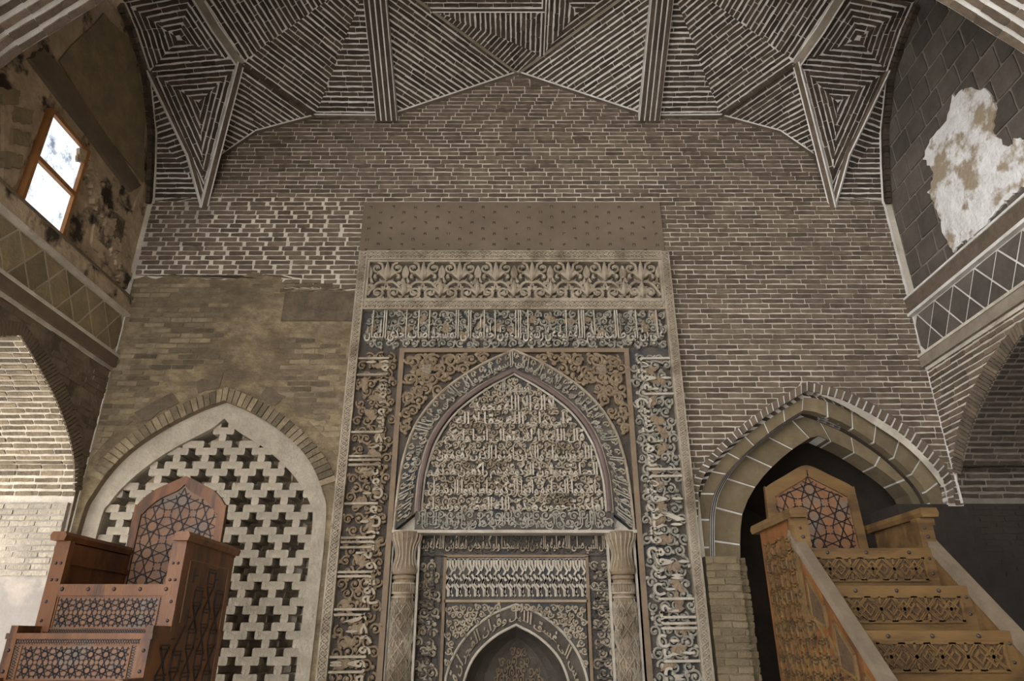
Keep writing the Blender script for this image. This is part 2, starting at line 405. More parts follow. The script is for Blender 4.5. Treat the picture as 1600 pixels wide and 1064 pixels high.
# voussoir rings
def voussoirs(parent, outer, inner, yf, yb, step, mat, name, gap=.012, taper=0, skip=None):
    """separate wedge stones between two polylines (same parametrisation), set along the arch"""
    n = len(outer); L = [0]
    for i in range(n - 1): L.append(L[-1] + math.hypot(outer[i + 1][0] - outer[i][0], outer[i + 1][1] - outer[i][1]))
    def at(pl, s):
        s = min(max(s, 0), L[-1] - 1e-6)
        for i in range(n - 1):
            if L[i] <= s <= L[i + 1]:
                t = (s - L[i]) / max(L[i + 1] - L[i], 1e-9); return (pl[i][0] + (pl[i + 1][0] - pl[i][0]) * t, pl[i][1] + (pl[i + 1][1] - pl[i][1]) * t)
    cnt = max(2, round(L[-1] / step)); st = L[-1] / cnt
    for k in range(cnt):
        a, b = k * st + gap / 2, (k + 1) * st - gap / 2
        q = [at(outer, a), at(outer, (a + b) / 2), at(outer, b), at(inner, b), at(inner, (a + b) / 2), at(inner, a)]
        if skip and skip(q[0]): continue
        m_ = MB(); m_.prism([(p[0], yb, p[1]) for p in q], (0, yf - yb + random.uniform(-.003, .003), 0)); m_.build(name, mat, parent)

# ---- the lattice window in the left arch
LI = inset(LATH, .16)
lat = thing('lattice_screen', 'pale pierced brick lattice screen filling the pointed arch on the left', 'lattice screen', (LCX, D + .12, 0))
mb = MB(); mb.band([(p[0], max(p[1], .9)) for p in lat_arch], arch(LI, LCX), D + .06, D + .36); mb.build('frame', 'lattice', lat)
ring = arch([(1.28 + .15, 1.0), (1.43, 2.65), (1.37, 3.1), (1.13, 3.5), (.77, 3.83), (.36, 4.08), (0, 4.22)], LCX)
voussoirs(wall_back, ring, lat_arch, D - .03, D, .075, 'worn', 'arch_brick', skip=lambda p: p[1] < 2.6 or p[0] < -4.63 or p[0] > -1.95)
ring2 = arch([(1.6, 1.0), (1.6, 2.65), (1.53, 3.15), (1.28, 3.6), (.9, 3.96), (.44, 4.24), (0, 4.40)], LCX); ring1 = arch([(1.43, 1.0), (1.43, 2.65), (1.40, 3.1), (1.16, 3.52), (.79, 3.86), (.37, 4.12), (0, 4.26)], LCX)
for i0, i1 in ((31, 35), (23, 28), (42, 45)):
    i1 = min(i1, len(ring1) - 1); j_ = lambda l: [(p[0] + random.uniform(-.02, .02), p[1] + random.uniform(-.02, .02)) for p in l]; mb = MB(); mb.band(j_(ring2[i0:i1 + 1]), j_(ring1[i0:i1 + 1]), D - .022, D); mb.build('arch_patch', 'stain', wall_back)
mb = MB()     # reveal of the arch
for a, b in zip(lat_arch, lat_arch[1:]): mb.poly([(a[0], D - .02, a[1]), (b[0], D - .02, b[1]), (b[0], D + .4, b[1]), (a[0], D + .4, a[1])])
mb.build('arch_reveal', 'plaster_d', wall_back)
u = .0775
def lat_half(z): return (interp(LI[1:], z) or 0) if z > 2.65 else LI[0][0]
variants = {}
def lat_brick(n, rounded=.012):
    key = (n, random.randrange(5))
    if key not in variants:
        m_ = MB(); wv, hh = n * u / 2 + .001, u / 2 + .001; J = lambda: random.uniform(-.006, .006)
        r = rounded; pts = [(-wv + r + J(), -hh), (wv - r + J(), -hh), (wv, -hh + r), (wv, hh - r), (wv - r + J(), hh), (-wv + r + J(), hh), (-wv, hh - r), (-wv, -hh + r)]
        m_.prism([(p[0], .3, p[1]) for p in pts], (0, -.3 + random.uniform(-.004, .004), 0), random.random())
        me = bpy.data.meshes.new('lattice_brick'); me.from_pydata(m_.v, [], m_.f); at = me.attributes.new('tint', 'FLOAT', 'FACE'); at.data.foreach_set('value', m_.t); me.materials.append(M['lattice']); variants[key] = me
    return variants[key]
row = 0; z = 1.0
while z < 4.0:
    hw = lat_half(z + u / 2); ph = row % 6
    # solid cells of a row: holes are plus shapes at (0,0)+(4i,6j) and (2,3)+(4i,6j)
    def solid(cx_):
        for ox, oy in ((0, 1), (2, 4)):
            dx = (cx_ - ox) % 4; dy = (ph - oy) % 6
            dx = dx if dx < 2 else dx - 4; dy = dy if dy < 3 else dy - 6
            if (dy == 0 and abs(dx) <= 1) or (abs(dy) == 1 and dx == 0): return False
        return True
    i = -20; run = []
    while i <= 20:
        x = (i) * u
        ok = abs(x) <= hw + .03 and solid(i)
        if ok: run.append(i)
        if run and (not ok or i == 20 or len(run) == 3):
            o = link('lattice_brick', lat_brick(len(run)), lat); o.location = (LCX + sum(run) / len(run) * u, D + .1, z + u / 2); run = []
        i += 1
    z += u; row += 1
mb = MB(); mb.box(LCX - 1.3, LCX + 1.3, D + .62, D + .66, .8, 4.3); mb.box(LCX - 1.3, LCX + 1.3, D + .36, D + .66, .8, .9)
mb.build('back_plaster', 'plaster', lat)

# ---- the right doorway: stepped rings
def pxcurve(left, right, Y, n=5):
    """measured points foot-to-apex on the left, apex-to-foot on the right"""
    g = lambda l: [(p.x, p.z) for p in (onY(x, y, Y) for x, y in l)]
    L_ = smooth_curve(g(left), n); R_ = smooth_curve(g([left[-1]] + right), n); return L_ + R_[1:]
r1o = pxcurve([(1082, 900), (1080, 800), (1086, 745), (1130, 690), (1200, 634), (1260, 597)], [(1325, 614), (1400, 655), (1452, 700), (1484, 745), (1490, 788)], D)
r1i = pxcurve([(1090, 900), (1090, 800), (1097, 748), (1138, 698), (1203, 646), (1260, 611)], [(1320, 627), (1394, 668), (1444, 712), (1474, 753), (1481, 788)], D)
voussoirs(wall_back, r1o, r1i, D - .03, D + .10, .085, 'brick', 'arch_brick', gap=.022)
mb = MB(); mb.band(r1o, r1i, D - .012, D + .10); mb.build('arch_mortar', 'mortar_w', wall_back)
r2o = pxcurve([(1090, 900), (1090, 800), (1104, 750), (1148, 696), (1205, 653), (1260, 619)], [(1318, 638), (1388, 677), (1440, 720), (1466, 755), (1476, 795)], D + .1)
r2i = pxcurve([(1109, 900), (1109, 800), (1126, 752), (1165, 708), (1210, 670), (1258, 639)], [(1320, 663), (1382, 704), (1425, 743), (1446, 770), (1456, 795)], D + .1)
voussoirs(wall_back, r2o, r2i, D + .085, D + .2, .29, 'stone', 'arch_stone', gap=.022)
mb = MB(); mb.band([(p[0], p[1]) for p in r1i], r2i, D + .10, D + .2); mb.build('arch_mortar', 'mortar_w', wall_back)
for k in range(46):                                   # small headers in the gap under the outer ring
    i = int(k / 46 * (len(r1i) - 1)); t = k / 46 * (len(r1i) - 1) - i; p, q, r_ = V(r1i[i]), V(r1i[i + 1]), V(r2o[i]); a_ = p.lerp(q, t); b_ = V(r2o[i]).lerp(V(r2o[i + 1]), t); d_ = (q - p).normalized() * .026
    m_ = MB(); m_.prism([(v[0], D + .101, v[1]) for v in (a_ - d_, a_ + d_, b_ + d_, b_ - d_)], (0, -.02, 0)); m_.build('arch_brick', 'brick_d', wall_back)
r3o = pxcurve([(1117, 900), (1117, 800), (1135, 750), (1168, 710), (1205, 681), (1252, 648)], [(1312, 673), (1375, 708), (1418, 748), (1436, 772), (1446, 795)], D + .3)
r3i = pxcurve([(1154, 900), (1156, 812), (1176, 765), (1205, 730), (1238, 702), (1271, 681)], [(1318, 702), (1362, 729), (1398, 756), (1416, 776), (1424, 795)], D + .36)
for k, (d0, d1, y) in enumerate(((.0, .3, .16), (.34, .64, .22), (.7, .98, .28))):
    lo = [(a[0] + (b[0] - a[0]) * d0, a[1] + (b[1] - a[1]) * d0) for a, b in zip(r2i, r3o)]; hi = [(a[0] + (b[0] - a[0]) * d1, a[1] + (b[1] - a[1]) * d1) for a, b in zip(r2i, r3o)]
    mb = MB(); mb.band(lo, hi, D + y, D + y + .08); mb.build('arch_course', 'brick_d', wall_back)
    e_ = [(a[0] + (b[0] - a[0]) * .25, a[1] + (b[1] - a[1]) * .25) for a, b in zip(hi, lo)]
    mb = MB(); mb.band(e_, hi, D + y - .006, D + y + .07); mb.build('arch_fillet', 'mortar_w', wall_back)
voussoirs(wall_back, r3o, r3i, D + .3, D + .6, .36, 'stone', 'arch_stone', gap=.024)
mb = MB(); mb.band(r3o, r3i, D + .315, D + .6); mb.build('arch_mortar', 'mortar_w', wall_back)
ICX = 3.3
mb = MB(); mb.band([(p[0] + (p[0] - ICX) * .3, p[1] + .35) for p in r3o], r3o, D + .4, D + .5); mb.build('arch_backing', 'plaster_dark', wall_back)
# passage behind the doorway: sloping vault, end wall with a low opening
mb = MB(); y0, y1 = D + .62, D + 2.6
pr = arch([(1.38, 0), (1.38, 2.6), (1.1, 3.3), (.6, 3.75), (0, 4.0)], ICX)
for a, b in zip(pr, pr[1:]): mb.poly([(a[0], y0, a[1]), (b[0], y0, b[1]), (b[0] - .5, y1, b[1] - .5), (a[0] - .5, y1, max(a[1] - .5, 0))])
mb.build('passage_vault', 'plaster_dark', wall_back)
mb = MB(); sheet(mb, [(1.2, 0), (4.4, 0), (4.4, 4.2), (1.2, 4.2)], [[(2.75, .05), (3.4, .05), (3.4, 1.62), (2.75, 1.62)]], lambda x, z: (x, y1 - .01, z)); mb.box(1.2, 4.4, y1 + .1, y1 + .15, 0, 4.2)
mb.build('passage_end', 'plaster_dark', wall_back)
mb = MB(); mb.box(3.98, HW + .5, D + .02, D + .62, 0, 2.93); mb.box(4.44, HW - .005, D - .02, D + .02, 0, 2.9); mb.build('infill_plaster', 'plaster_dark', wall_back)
# brick pier left of the doorway
pier = wall_back
mb = MB(); mb.box(1.86, 2.19, D - .12, D + .3, 0, 2.385); mb.build('pier_core', 'stone', pier)
mb = MB(); mb.box(2.19, 2.29, D - .02, D + .3, 0, 2.38); mb.build('pier_core', 'stone', pier)
B = []
lay_rows(.0, 2.37, lambda z: [(1.855, 2.195)], lambda x, z: (x, D - .12, z), (0, -1, 0), B, joint=.012, proud=.012)
lay_rows(.0, 2.36, lambda z: [(2.195, 2.295)], lambda x, z: (x, D - .02, z), (0, -1, 0), B, joint=.012, proud=.012)
emit_bricks(B, pier, 'stone', name='pier_brick', limit=200)

# ---- vault
def P3(p, y=D, s=1): return V((s * p[0], y, p[1]))
MZ = 8.18
VB = []; base = MB(); bands = MB()
def tri(a, b, c, g, **k):
    base.poly([a, b, c]); lay_tri((a, b, c), g, VB, **k)
def hgt(o, a, b): return (o - a).cross((b - a).normalized()).length
def fan(o, ring, **k):
    for a, b in zip(ring, ring[1:]): tri(a, b, o, (0, 0, hgt(o, a, b)), **k)
ribs = []
for s in (-1, 1):
    w0, p1, p2, w1, w2, w3 = [P3(p, D, s) for p in VLINE]
    N_ = V((s * 3.46, 6.43, MZ)); Mm = V((s * HW, 6.56, 8.18)); Q = V((s * 3.9, 5.8, 8.72)); K = V((s * HW, 5.8, 8.5)); C_ = V((s * 1.77, 5.8, 9.1)); Ma = V((s * HW, 6.98, 7.6)); Mb = V((s * HW, 7.3, 6.79)); Kc = V((s * HW, 6.1, 8.42))
    # central groin: panel between rib and lunette, courses parallel to the groin line
    tri(w2, w3, C_, (hgt(w2, w3, C_), 0, 0))
    # side cell folded round the rib's crown
    tri(w1, w2, C_, (0, 0, hgt(C_, w1, w2))); tri(N_, w1, C_, (0, 0, hgt(C_, N_, w1))); tri(Q, N_, C_, (0, 0, hgt(C_, Q, N_)))
    # lower spandrel
    h = lambda p: hgt(p, N_, w1)
    for a, b in ((w1, p2), (p2, p1), (p1, w0)): tri(N_, a, b, (0, h(a) if a != w1 else 0, h(b)))
    # hanging triangle and the square cell over it: concentric courses
    c = (Mm + N_ * 1.1 + w0 * .75) / 2.85; fan(c, [Mm, N_, w0, Mm])
    c = (Mm + N_ + Q + Kc) / 4; fan(c, [Mm, N_, Q, K, Kc, Mm])
    # strip against the side wall: level courses
    for t3 in ((w0, Mb, Ma), (w0, Ma, Mm)): tri(*t3, tuple((p.z - 6.79) * 1.1 for p in t3))
    # bands on the folds
    ribs.append(('rib', [N_, N_.lerp(Q, .5) + V((0, 0, -.03)), Q], .09, 'band')); ribs.append(('rib', [w0 + V((0, 0, -.14)), w0.lerp(N_, .3), N_], .055, 'brick'))
    ribs.append(('rib', [w0 + V((0, 0, -.12)), w0.lerp(Mm, .35) + V((-s * .04, 0, 0)), Mm], .045, 'brick'))
    ribs.append(('edge_rib', [w0, p1, p2, w1, w2, w3], .05, 'brick'))
    ribs.append(('thin_rib', [N_, w1], .03, 'brick_d'))
    ribs.append(('thin_rib', [w3, C_], .035, 'band'))
# crown between the two groin lines: bent courses
w3 = P3(W3); Ca = V((-1.77, 5.8, 9.1)); Cb = V((1.77, 5.8, 9.1)); O1 = w3.lerp(Ca.lerp(Cb, .62), .55); O2 = Ca.lerp(Cb, .62)
pl = (Cb - Ca).cross(w3 - Ca).normalized()
def cen(x, y):      # point of the crown plane at plan position
    return V((x, y, Ca.z - (pl.x * (x - Ca.x) + pl.y * (y - Ca.y)) / pl.z))
bar_x = .33
e0 = cen(bar_x, 7.3 - 1.5 * bar_x / 1.77); e1 = cen(bar_x, 5.8); t0 = cen(-1.0, 6.35); t1 = cen(bar_x, 6.35); kn = cen(-.15, 6.78)
# left of the bar
A1 = cen(-1.77 * (7.3 - 6.35) / 1.5, 6.35)
for t3, gf in (((A1, kn, w3), lambda p: (p - A1).dot((w3 - A1).normalized())), ((A1, t1, kn), lambda p: p.x + 3), ((kn, t1, e0), lambda p: p.x + 3 - (p.y - 6.78) * .6 * 0), ((kn, e0, w3), lambda p: (p - A1).dot((w3 - A1).normalized()))):
    tri(*t3, tuple(gf(p) for p in t3))
tri(Ca, A1, t1, (0, hgt(A1, Ca, e1), hgt(t1, Ca, e1))); tri(Ca, t1, e1, (0, hgt(t1, Ca, e1), 0))
k2 = cen(.75, 6.4)
fan(k2, [e0, e1, Cb, e0])
ribs.append(('rib', [e0, e1], .03, 'brick_d')); ribs.append(('rib', [A1, t1], .03, 'brick_d'))
# near half of the bay, mostly out of the frame: the same cells mirrored
VB += [([V((p.x, 11.6 - p.y, p.z)) for p in b[0]], V((b[1].x, -b[1].y, b[1].z))) for b in VB]
far = [list(f) for f in base.f]
nb = len(base.v)
for f in far: base.poly([(base.v[i][0], 11.6 - base.v[i][1], base.v[i][2]) for i in f])
ceiling = struct(base.build('ceiling', 'mortar_w'))
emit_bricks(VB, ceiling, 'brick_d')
for nm, pts, wd, mt in ribs:
    m_ = MB(); ed = [MB(), MB()]
    for a, b in zip(pts, pts[1:]):
        d = (b - a).normalized(); nrm = (ROOM - (a + b) / 2); nrm = (nrm - d * nrm.dot(d)).normalized(); sd = d.cross(nrm)
        m_.bar(a - d * .01, b + d * .01, wd, .05, up=nrm, t=random.random() * .5)
        for q, e_ in zip((-1, 1), ed): e_.bar(a - d * .012 + sd * q * (wd / 2 + .009), b + d * .012 + sd * q * (wd / 2 + .009), .017, .044, up=nrm)
    o_ = m_.build(nm, mt, ceiling)
    if nm != 'thin_rib':
        for e_ in ed: e_.build('rib_joint', 'mortar_w', ceiling)
# the two broad ribs: four courses each
for s in (-1, 1):
    prof = [(7.3, 8.07), (6.55, 8.57), (5.8, 9.06)]
    for k in range(4):
        m_ = MB(); x = s * 1.77 + (k - 1.5) * .07
        for (a, b) in zip(prof, prof[1:]): m_.bar((x, a[0], a[1] - .02), (x, b[0], b[1] - .02), .05, .12, up=(0, -.6, -.8), t=random.random())
        m_.build('rib_course', 'brick_d', ceiling)
    m_ = MB()
    for (a, b) in zip(prof, prof[1:]): m_.bar((s * 1.77, a[0], a[1]), (s * 1.77, b[0], b[1]), .28, .13, up=(0, -.6, -.8))
    m_.build('rib', 'mortar_w', ceiling)
# transverse arch towards the viewer
TA = arch([(4.66, 5.3), (4.27, 6.02), (3.96, 6.38), (3.63, 6.74), (2.8, 7.5), (1.6, 8.35), (0, 9.0)], 0)
TY0 = 3.1
mb = MB()
for a, b in zip(TA, TA[1:]): mb.poly([(a[0], TY0, a[1]), (b[0], TY0, b[1]), (b[0], YN, b[1]), (a[0], YN, a[1])])
mb.band([(p[0], 9.6) for p in TA], TA, YN, YN - .02)
mb.band([(p[0], 9.6) for p in TA], TA, TY0, TY0 + .02)
mb.box(-HW - .6, HW + .6, TY0, D + .5, 9.6, 9.7)
tarch = struct(mb.build('trim_1', 'mortar_w'), 'striped brick transverse arch over the near edge of the bay', 'arch')
TB = []
ra = resample(TA, .24)
for k in range(10):
    y = YN - .01 - k * .108
    for i, (a, b) in enumerate(zip(ra, ra[1:])):
        t = .02; a_ = V((a[0], 0, a[1])); b_ = V((b[0], 0, b[1])); d = b_ - a_; nrm = V((d.z, 0, -d.x)).normalized()
        if nrm.z > 0: nrm = -nrm
        c0, c1 = a_ + d * .006, b_ - d * .006; h0 = .066 + random.uniform(-.008, .008)
        TB.append(([c0 + V((0, y, 0)), c1 + V((0, y, 0)), c1 + V((0, y - h0, 0)), c0 + V((0, y - h0, 0))], nrm * .012 * random.uniform(.6, 1.4)))
emit_bricks(TB, tarch, 'brick', limit=120)

# ---- side walls
for s, nm in ((-1, 'wall_left'), (1, 'wall_right')):
    X = s * HW; yc = 5.8
    LA = [(1.42, 0), (1.42, 2.92), (1.2, 3.38), (.82, 3.74), (.4, 4.0), (0, 4.2)] if s < 0 else [(1.5, 0), (1.5, 2.92), (1.28, 3.34), (.9, 3.7), (.45, 3.98), (0, 4.2)]
    la = arch(LA, yc)
    hole = [(yc - LA[0][0], .02)] + la[1:-1] + [(yc + LA[0][0], .02)]
    mb = MB(); sheet(mb, [(TY0, 0), (D, 0), (D, 5.2), (TY0, 5.2)], [hole] if LA[0][0] < 1.5 else [[(p[0] if p[0] < D - .001 else D - .001, p[1]) for p in hole]], lambda y, z: (X, y, z))
    wl = struct(mb.build(nm, 'plaster' if s < 0 else 'mortar'))
    # upper wall, set back a little
    XU = X + s * .1
    mb = MB(); mb.poly([(XU, TY0, 5.2), (XU, D, 5.2), (XU, D, 9.2), (XU, TY0, 9.2)])
    mb.build('upper_wall', 'rough' if s < 0 else 'mortar_d', wl)
    # spandrel courses
    def iv(z, LA=LA):
        r = [(YN, D)]
        if z < 4.2:
            h = (interp(LA[1:], z) if z > 2.92 else LA[0][0]) or 0
            h += .14; r = subtract(r, yc - h, yc + h)
        return r
    B = []
    lay_rows(2.95, 4.42, iv, lambda y, z: (X, y, z), (-s, 0, 0), B, joint=.018 if s > 0 else .012)
    if s < 0: B = [b for b in B if random.random() < .5]
    emit_bricks(B, wl, 'brick' if s > 0 else 'plaster_d', limit=150)
    # soldier ring round the arch
    half = LA[1:]; ro = [(a + .13 if a else 0, b + .13 * min(1, max(0, (b - 2.9) / .7))) for a, b in half]
    o_, i_ = arch(ro, yc), arch(half, yc)
    cnt = 0
    ro2, ri2 = resample(o_, .001), None
    n = len(o_)
    for i in range(n - 1):
        for k in range(2):
            f0, f1 = k / 2 + .06, (k + 1) / 2 - .06
            q = [V((o_[i][0], o_[i][1], 0)).lerp(V((o_[i + 1][0], o_[i + 1][1], 0)), f) for f in (f0, f1)] + [V((i_[i][0], i_[i][1], 0)).lerp(V((i_[i + 1][0], i_[i + 1][1], 0)), f) for f in (f1, f0)]
            if max(p.x for p in q) > D: continue
            m_ = MB(); m_.prism([(X, p.x, p.y) for p in q], (-s * .018, 0, 0)); m_.build('arch_brick', 'brick' if s > 0 else 'plaster_d', wl)
    # soffit: courses running into the depth of the arch
    depth = 1.5
    mb = MB()
    for a, b in zip(la, la[1:]): mb.poly([(X, a[0], a[1]), (X, b[0], b[1]), (X + s * depth, b[0], b[1]), (X + s * depth, a[0], a[1])])
    sf = mb.build('arch_soffit', 'mortar' if s < 0 else 'mortar_d', wl)
    SB = []
    rs = [p for p in resample([q for q in la if q[1] >= 2.9], .07)]
    for a, b in zip(rs, rs[1:]):
        a_ = V((0, a[0], a[1])); b_ = V((0, b[0], b[1])); d = b_ - a_; nrm = V((0, -d.z, d.y)); nrm = -nrm.normalized() if nrm.dot(V((0, yc, 2)) - a_) < 0 else nrm.normalized()
        x = -random.random() * .2
        while x < depth:
            e = min(x + .24, depth); x0 = max(x, .005)
            if e - x0 > .03:
                c0, c1 = a_ + d * random.uniform(.13, .2), b_ - d * random.uniform(.13, .2)
                SB.append(([c0 + V((X + s * x0, 0, 0)), c1 + V((X + s * x0, 0, 0)), c1 + V((X + s * (e - .008), 0, 0)), c0 + V((X + s * (e - .008), 0, 0))], nrm * .008 * random.uniform(.4, 1.5)))
            x += .25
    emit_bricks(SB, wl, 'worn' if s < 0 else 'brick_d', limit=150)
    yj = yc + LA[0][0]
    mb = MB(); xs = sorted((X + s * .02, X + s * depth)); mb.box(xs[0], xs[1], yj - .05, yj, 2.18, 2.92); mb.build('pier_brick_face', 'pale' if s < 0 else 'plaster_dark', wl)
    B = []
    lay_rows(2.19, 2.91, lambda z: [(xs[0], xs[1])], lambda x, z: (x, yj - .05, z), (0, -1, 0), B, joint=.012, proud=.006, pitch=.06)
    emit_bricks(B, wl, 'lattice' if s < 0 else 'plaster_dark', limit=80)
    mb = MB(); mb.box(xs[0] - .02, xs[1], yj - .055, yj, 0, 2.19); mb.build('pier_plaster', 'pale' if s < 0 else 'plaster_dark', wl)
    if s > 0:                                        # right bay closed by added walls that keep daylight out
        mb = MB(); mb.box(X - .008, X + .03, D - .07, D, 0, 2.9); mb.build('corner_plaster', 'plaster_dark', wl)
        mb = MB(); mb.box(X + depth, X + depth + .1, TY0, D + .3, 0, 5); mb.box(X, X + depth, TY0, TY0 + .1, 0, 5); mb.build('bay_light_block', 'plaster_dark', wl)
    # cornice, frieze of lozenge tiles, ledge
    def run(z0, z1, out, mat, name):
        m_ = MB(); a, b = sorted((X + s * .12, X - s * out)); m_.box(a, b, TY0, D, z0, z1); return m_.build(name, mat, wl)
    run(4.46, 4.58, .06, 'plaster_d' if s < 0 else 'band', 'cornice'); run(4.58, 4.61, .075, 'mortar', 'cornice_edge'); run(4.42, 4.46, .02, 'mortar', 'cornice_edge')
    run(5.10, 5.135, .07, 'mortar' if s < 0 else 'mortar_w', 'ledge_edge'); run(5.135, 5.32, .05, 'rough' if s < 0 else 'brick', 'ledge'); run(5.32, 5.345, .065, 'plaster_d' if s < 0 else 'mortar_w', 'ledge_edge')
    m_ = MB(); m_.poly([(X - s * .006, TY0, 4.6), (X - s * .006, D, 4.6), (X - s * .006, D, 5.11), (X - s * .006, TY0, 5.11)]); fz = m_.build('frieze', 'mortar' if s < 0 else 'mortar_w', wl)
    z0, z1 = 4.615, 5.095; ay, az = .36, .48
    for i in range(-2, 10):
        for j in range(3):
            for off in (0, .5):
                cy = D - .1 - (i + off) * ay; cz = z0 + (j + off - .5) * az
                g_ = .014; q = [V((X, cy - ay / 2 + g_, cz)), V((X, cy, cz - az / 2 + g_ * 1.3)), V((X, cy + ay / 2 - g_, cz)), V((X, cy, cz + az / 2 - g_ * 1.3))]
                q = clip(clip(clip(clip(q, lambda p: p.z - z0 - .012), lambda p: z1 - .012 - p.z), lambda p: D - .03 - p.y), lambda p: p.y - YN)
                if len(q) >= 3 and area(q) > .002:
                    m_ = MB(); m_.prism(q, (-s * .014, 0, 0)); m_.build('tile', 'tile_y' if s < 0 else 'tile', fz)
    m_ = MB(); m_.box(*sorted((X - s * .02, X)), D - .022, D - .002, 4.61, 5.1); m_.build('frieze_edge', 'mortar_w', wl)
    # lozenge facing of the upper wall
    if s > 0:
        TBk = []
        lay_rows(5.35, 9.0, lambda z: [(YN, D - .02)], lambda y, z: (XU, y, z), (-s, 0, 0), TBk, pitch=.29, joint=.022, blen=.34, head=.022, proud=.01)
        emit_bricks(TBk, wl, 'tile', name='stone_block', limit=200)
    # dark brick edge of the vault
    edge = [(7.3, 6.7), (7.14, 7.2), (6.98, 7.6), (6.56, 8.18), (6.1, 8.42), (5.8, 8.5)]
    re_ = resample(edge, .075)
    for a_, b_ in zip(re_, re_[1:]):
        m_ = MB(); m_.bar((X + s * .05, a_[0], a_[1]), (X + s * .05, a_[0] * .12 + b_[0] * .88, a_[1] * .12 + b_[1] * .88), .11, .06, up=(1, 0, 0), t=random.random()); m_.build('edge_brick', 'brick_d', wl)
    m_ = MB(); m_.tube([(X - s * .012, p[0] - .01, p[1]) for p in edge], .013, 6); m_.build('edge_fillet', 'mortar_w' if s > 0 else 'mortar', wl)
    if s > 0: m_ = MB(); m_.bar((X - .004, D - .012, 5.35), (X - .004, D - .012, 6.72), .022, .02, up=(1, 0, 0)); m_.build('corner_fillet', 'mortar_w', wl)
    m_ = MB(); m_.bar((X - s * .004, D - .012, 2.5 if s < 0 else 2.93), (X - s * .004, D - .012, 4.43), .025, .02, up=(1, 0, 0)); m_.build('corner_fillet', 'mortar_w' if s > 0 else 'mortar', wl)
    if s < 0: wall_left = wl
    else: wall_right = wl

# white repair patch on the right upper wall
XU = HW + .1
out = [(1490, 150), (1512, 138), (1545, 142), (1556, 170), (1552, 205), (1572, 232), (1590, 215), (1612, 235), (1612, 285), (1585, 300), (1568, 316), (1548, 345), (1520, 372), (1505, 378), (1490, 396), (1478, 372), (1466, 330), (1452, 300), (1460, 268), (1444, 248), (1455, 215), (1480, 190)]
pts = [onX(x, y, XU - .02) for x, y in out]; jag = []
for i, p in enumerate(pts):
    q = pts[(i + 1) % len(pts)]
    for k in range(5): jag.append(p.lerp(q, k / 5) + V((0, random.uniform(-.025, .025), random.uniform(-.025, .025))))
mb = MB(); loops = [[V((p.y, p.z, 0)) for p in jag]]
for t3 in tessellate_polygon(loops): mb.poly([(XU - .03, jag[i].y, jag[i].z) for i in t3])
for i in range(len(jag)):
    a, b = jag[i], jag[(i + 1) % len(jag)]; mb.poly([(XU - .03, a.y, a.z), (XU - .03, b.y, b.z), (XU, b.y, b.z), (XU, a.y, a.z)])
o = mb.build('gypsum_patch', 'gypsum', wall_right); o['label'] = 'rough white gypsum repair patch'
# broken plaster fragments and stones on the left upper wall
XL = -HW - .1
def slab(px, th, mat, name):
    q = [onX(x, y, XL) for x, y in px]; jg = []
    for i, p in enumerate(q):
        r_ = q[(i + 1) % len(q)]
        for k in range(4): jg.append(p.lerp(r_, k / 4) + (V((0, random.uniform(-.02, .02), random.uniform(-.02, .02))) if k else V((0, 0, 0))))
    m_ = MB(); m_.prism(jg, (th, 0, 0), .5); return m_.build(name, mat, wall_left)
slab([(150, 300), (205, 330), (222, 285), (232, 300), (207, 455), (190, 440), (160, 410), (140, 380)], .03, 'rough', 'plaster_fragment')
slab([(165, 325), (190, 345), (180, 395), (150, 375)], .05, 'plaster', 'plaster_fragment')
slab([(62, 75), (85, 100), (215, 290), (200, 300), (40, 92)], .045, 'plaster_d', 'beam_facing')
slab([(90, 95), (160, 20), (200, 60), (226, 160), (222, 285), (150, 190)], .02, 'tile_y', 'stone_facing')
slab([(0, 110), (30, 130), (58, 160), (20, 290), (0, 300)], .03, 'rough', 'plaster_fragment')
for i in range(60):
    k = random.random(); px = 125 + 70 * k + random.uniform(-6, 6); py = 240 + 200 * k + random.uniform(-10, 10); r_ = random.uniform(4, 9)
    slab([(px - r_, py - r_), (px + r_, py - r_ * .6), (px + r_ * .8, py + r_), (px - r_, py + r_ * .8)], random.uniform(.03, .07), 'rough', 'stone')
for px, py in ((8, 150), (25, 215), (12, 250), (30, 180)):
    r_ = 14; slab([(px - r_, py - r_), (px + r_, py - r_ * .6), (px + r_ * .8, py + r_), (px - r_, py + r_ * .8)], .06, 'tile_y', 'stone')
# window on the left upper wall
XW = XL + .02
c = [onX(x, y, XW) for x, y in ((75, 165), (132, 235), (95, 378), (28, 310))]
ya, yb = (c[0].y + c[3].y) / 2, (c[1].y + c[2].y) / 2; zt, zb = 6.5, 5.33
win = bpy.data.objects.new('window_1', None); COL.objects.link(win); win.location = (XW, (ya + yb) / 2, zb); struct(win); bpy.context.view_layer.update()
fw = .04
for (a0, a1, b0, b1) in ((ya, ya + fw, zb, zt), (yb - fw, yb, zb, zt), (ya + fw, yb - fw, zt - fw, zt), (ya + fw, yb - fw, zb, zb + fw), (ya + fw, yb - fw, (zb + zt) / 2 - .025, (zb + zt) / 2 + .025)):
    m_ = MB(); m_.box(XW - .02, XW + .05, a0, a1, b0, b1); m_.build('window_frame', 'frame', win)
for (b0, b1) in ((zb + fw, (zb + zt) / 2 - .025), ((zb + zt) / 2 + .025, zt - fw)):
    m_ = MB(); m_.box(XW - .01, XW + .008, ya + fw, yb - fw, b0, b1); m_.build('pane', 'pane', win)
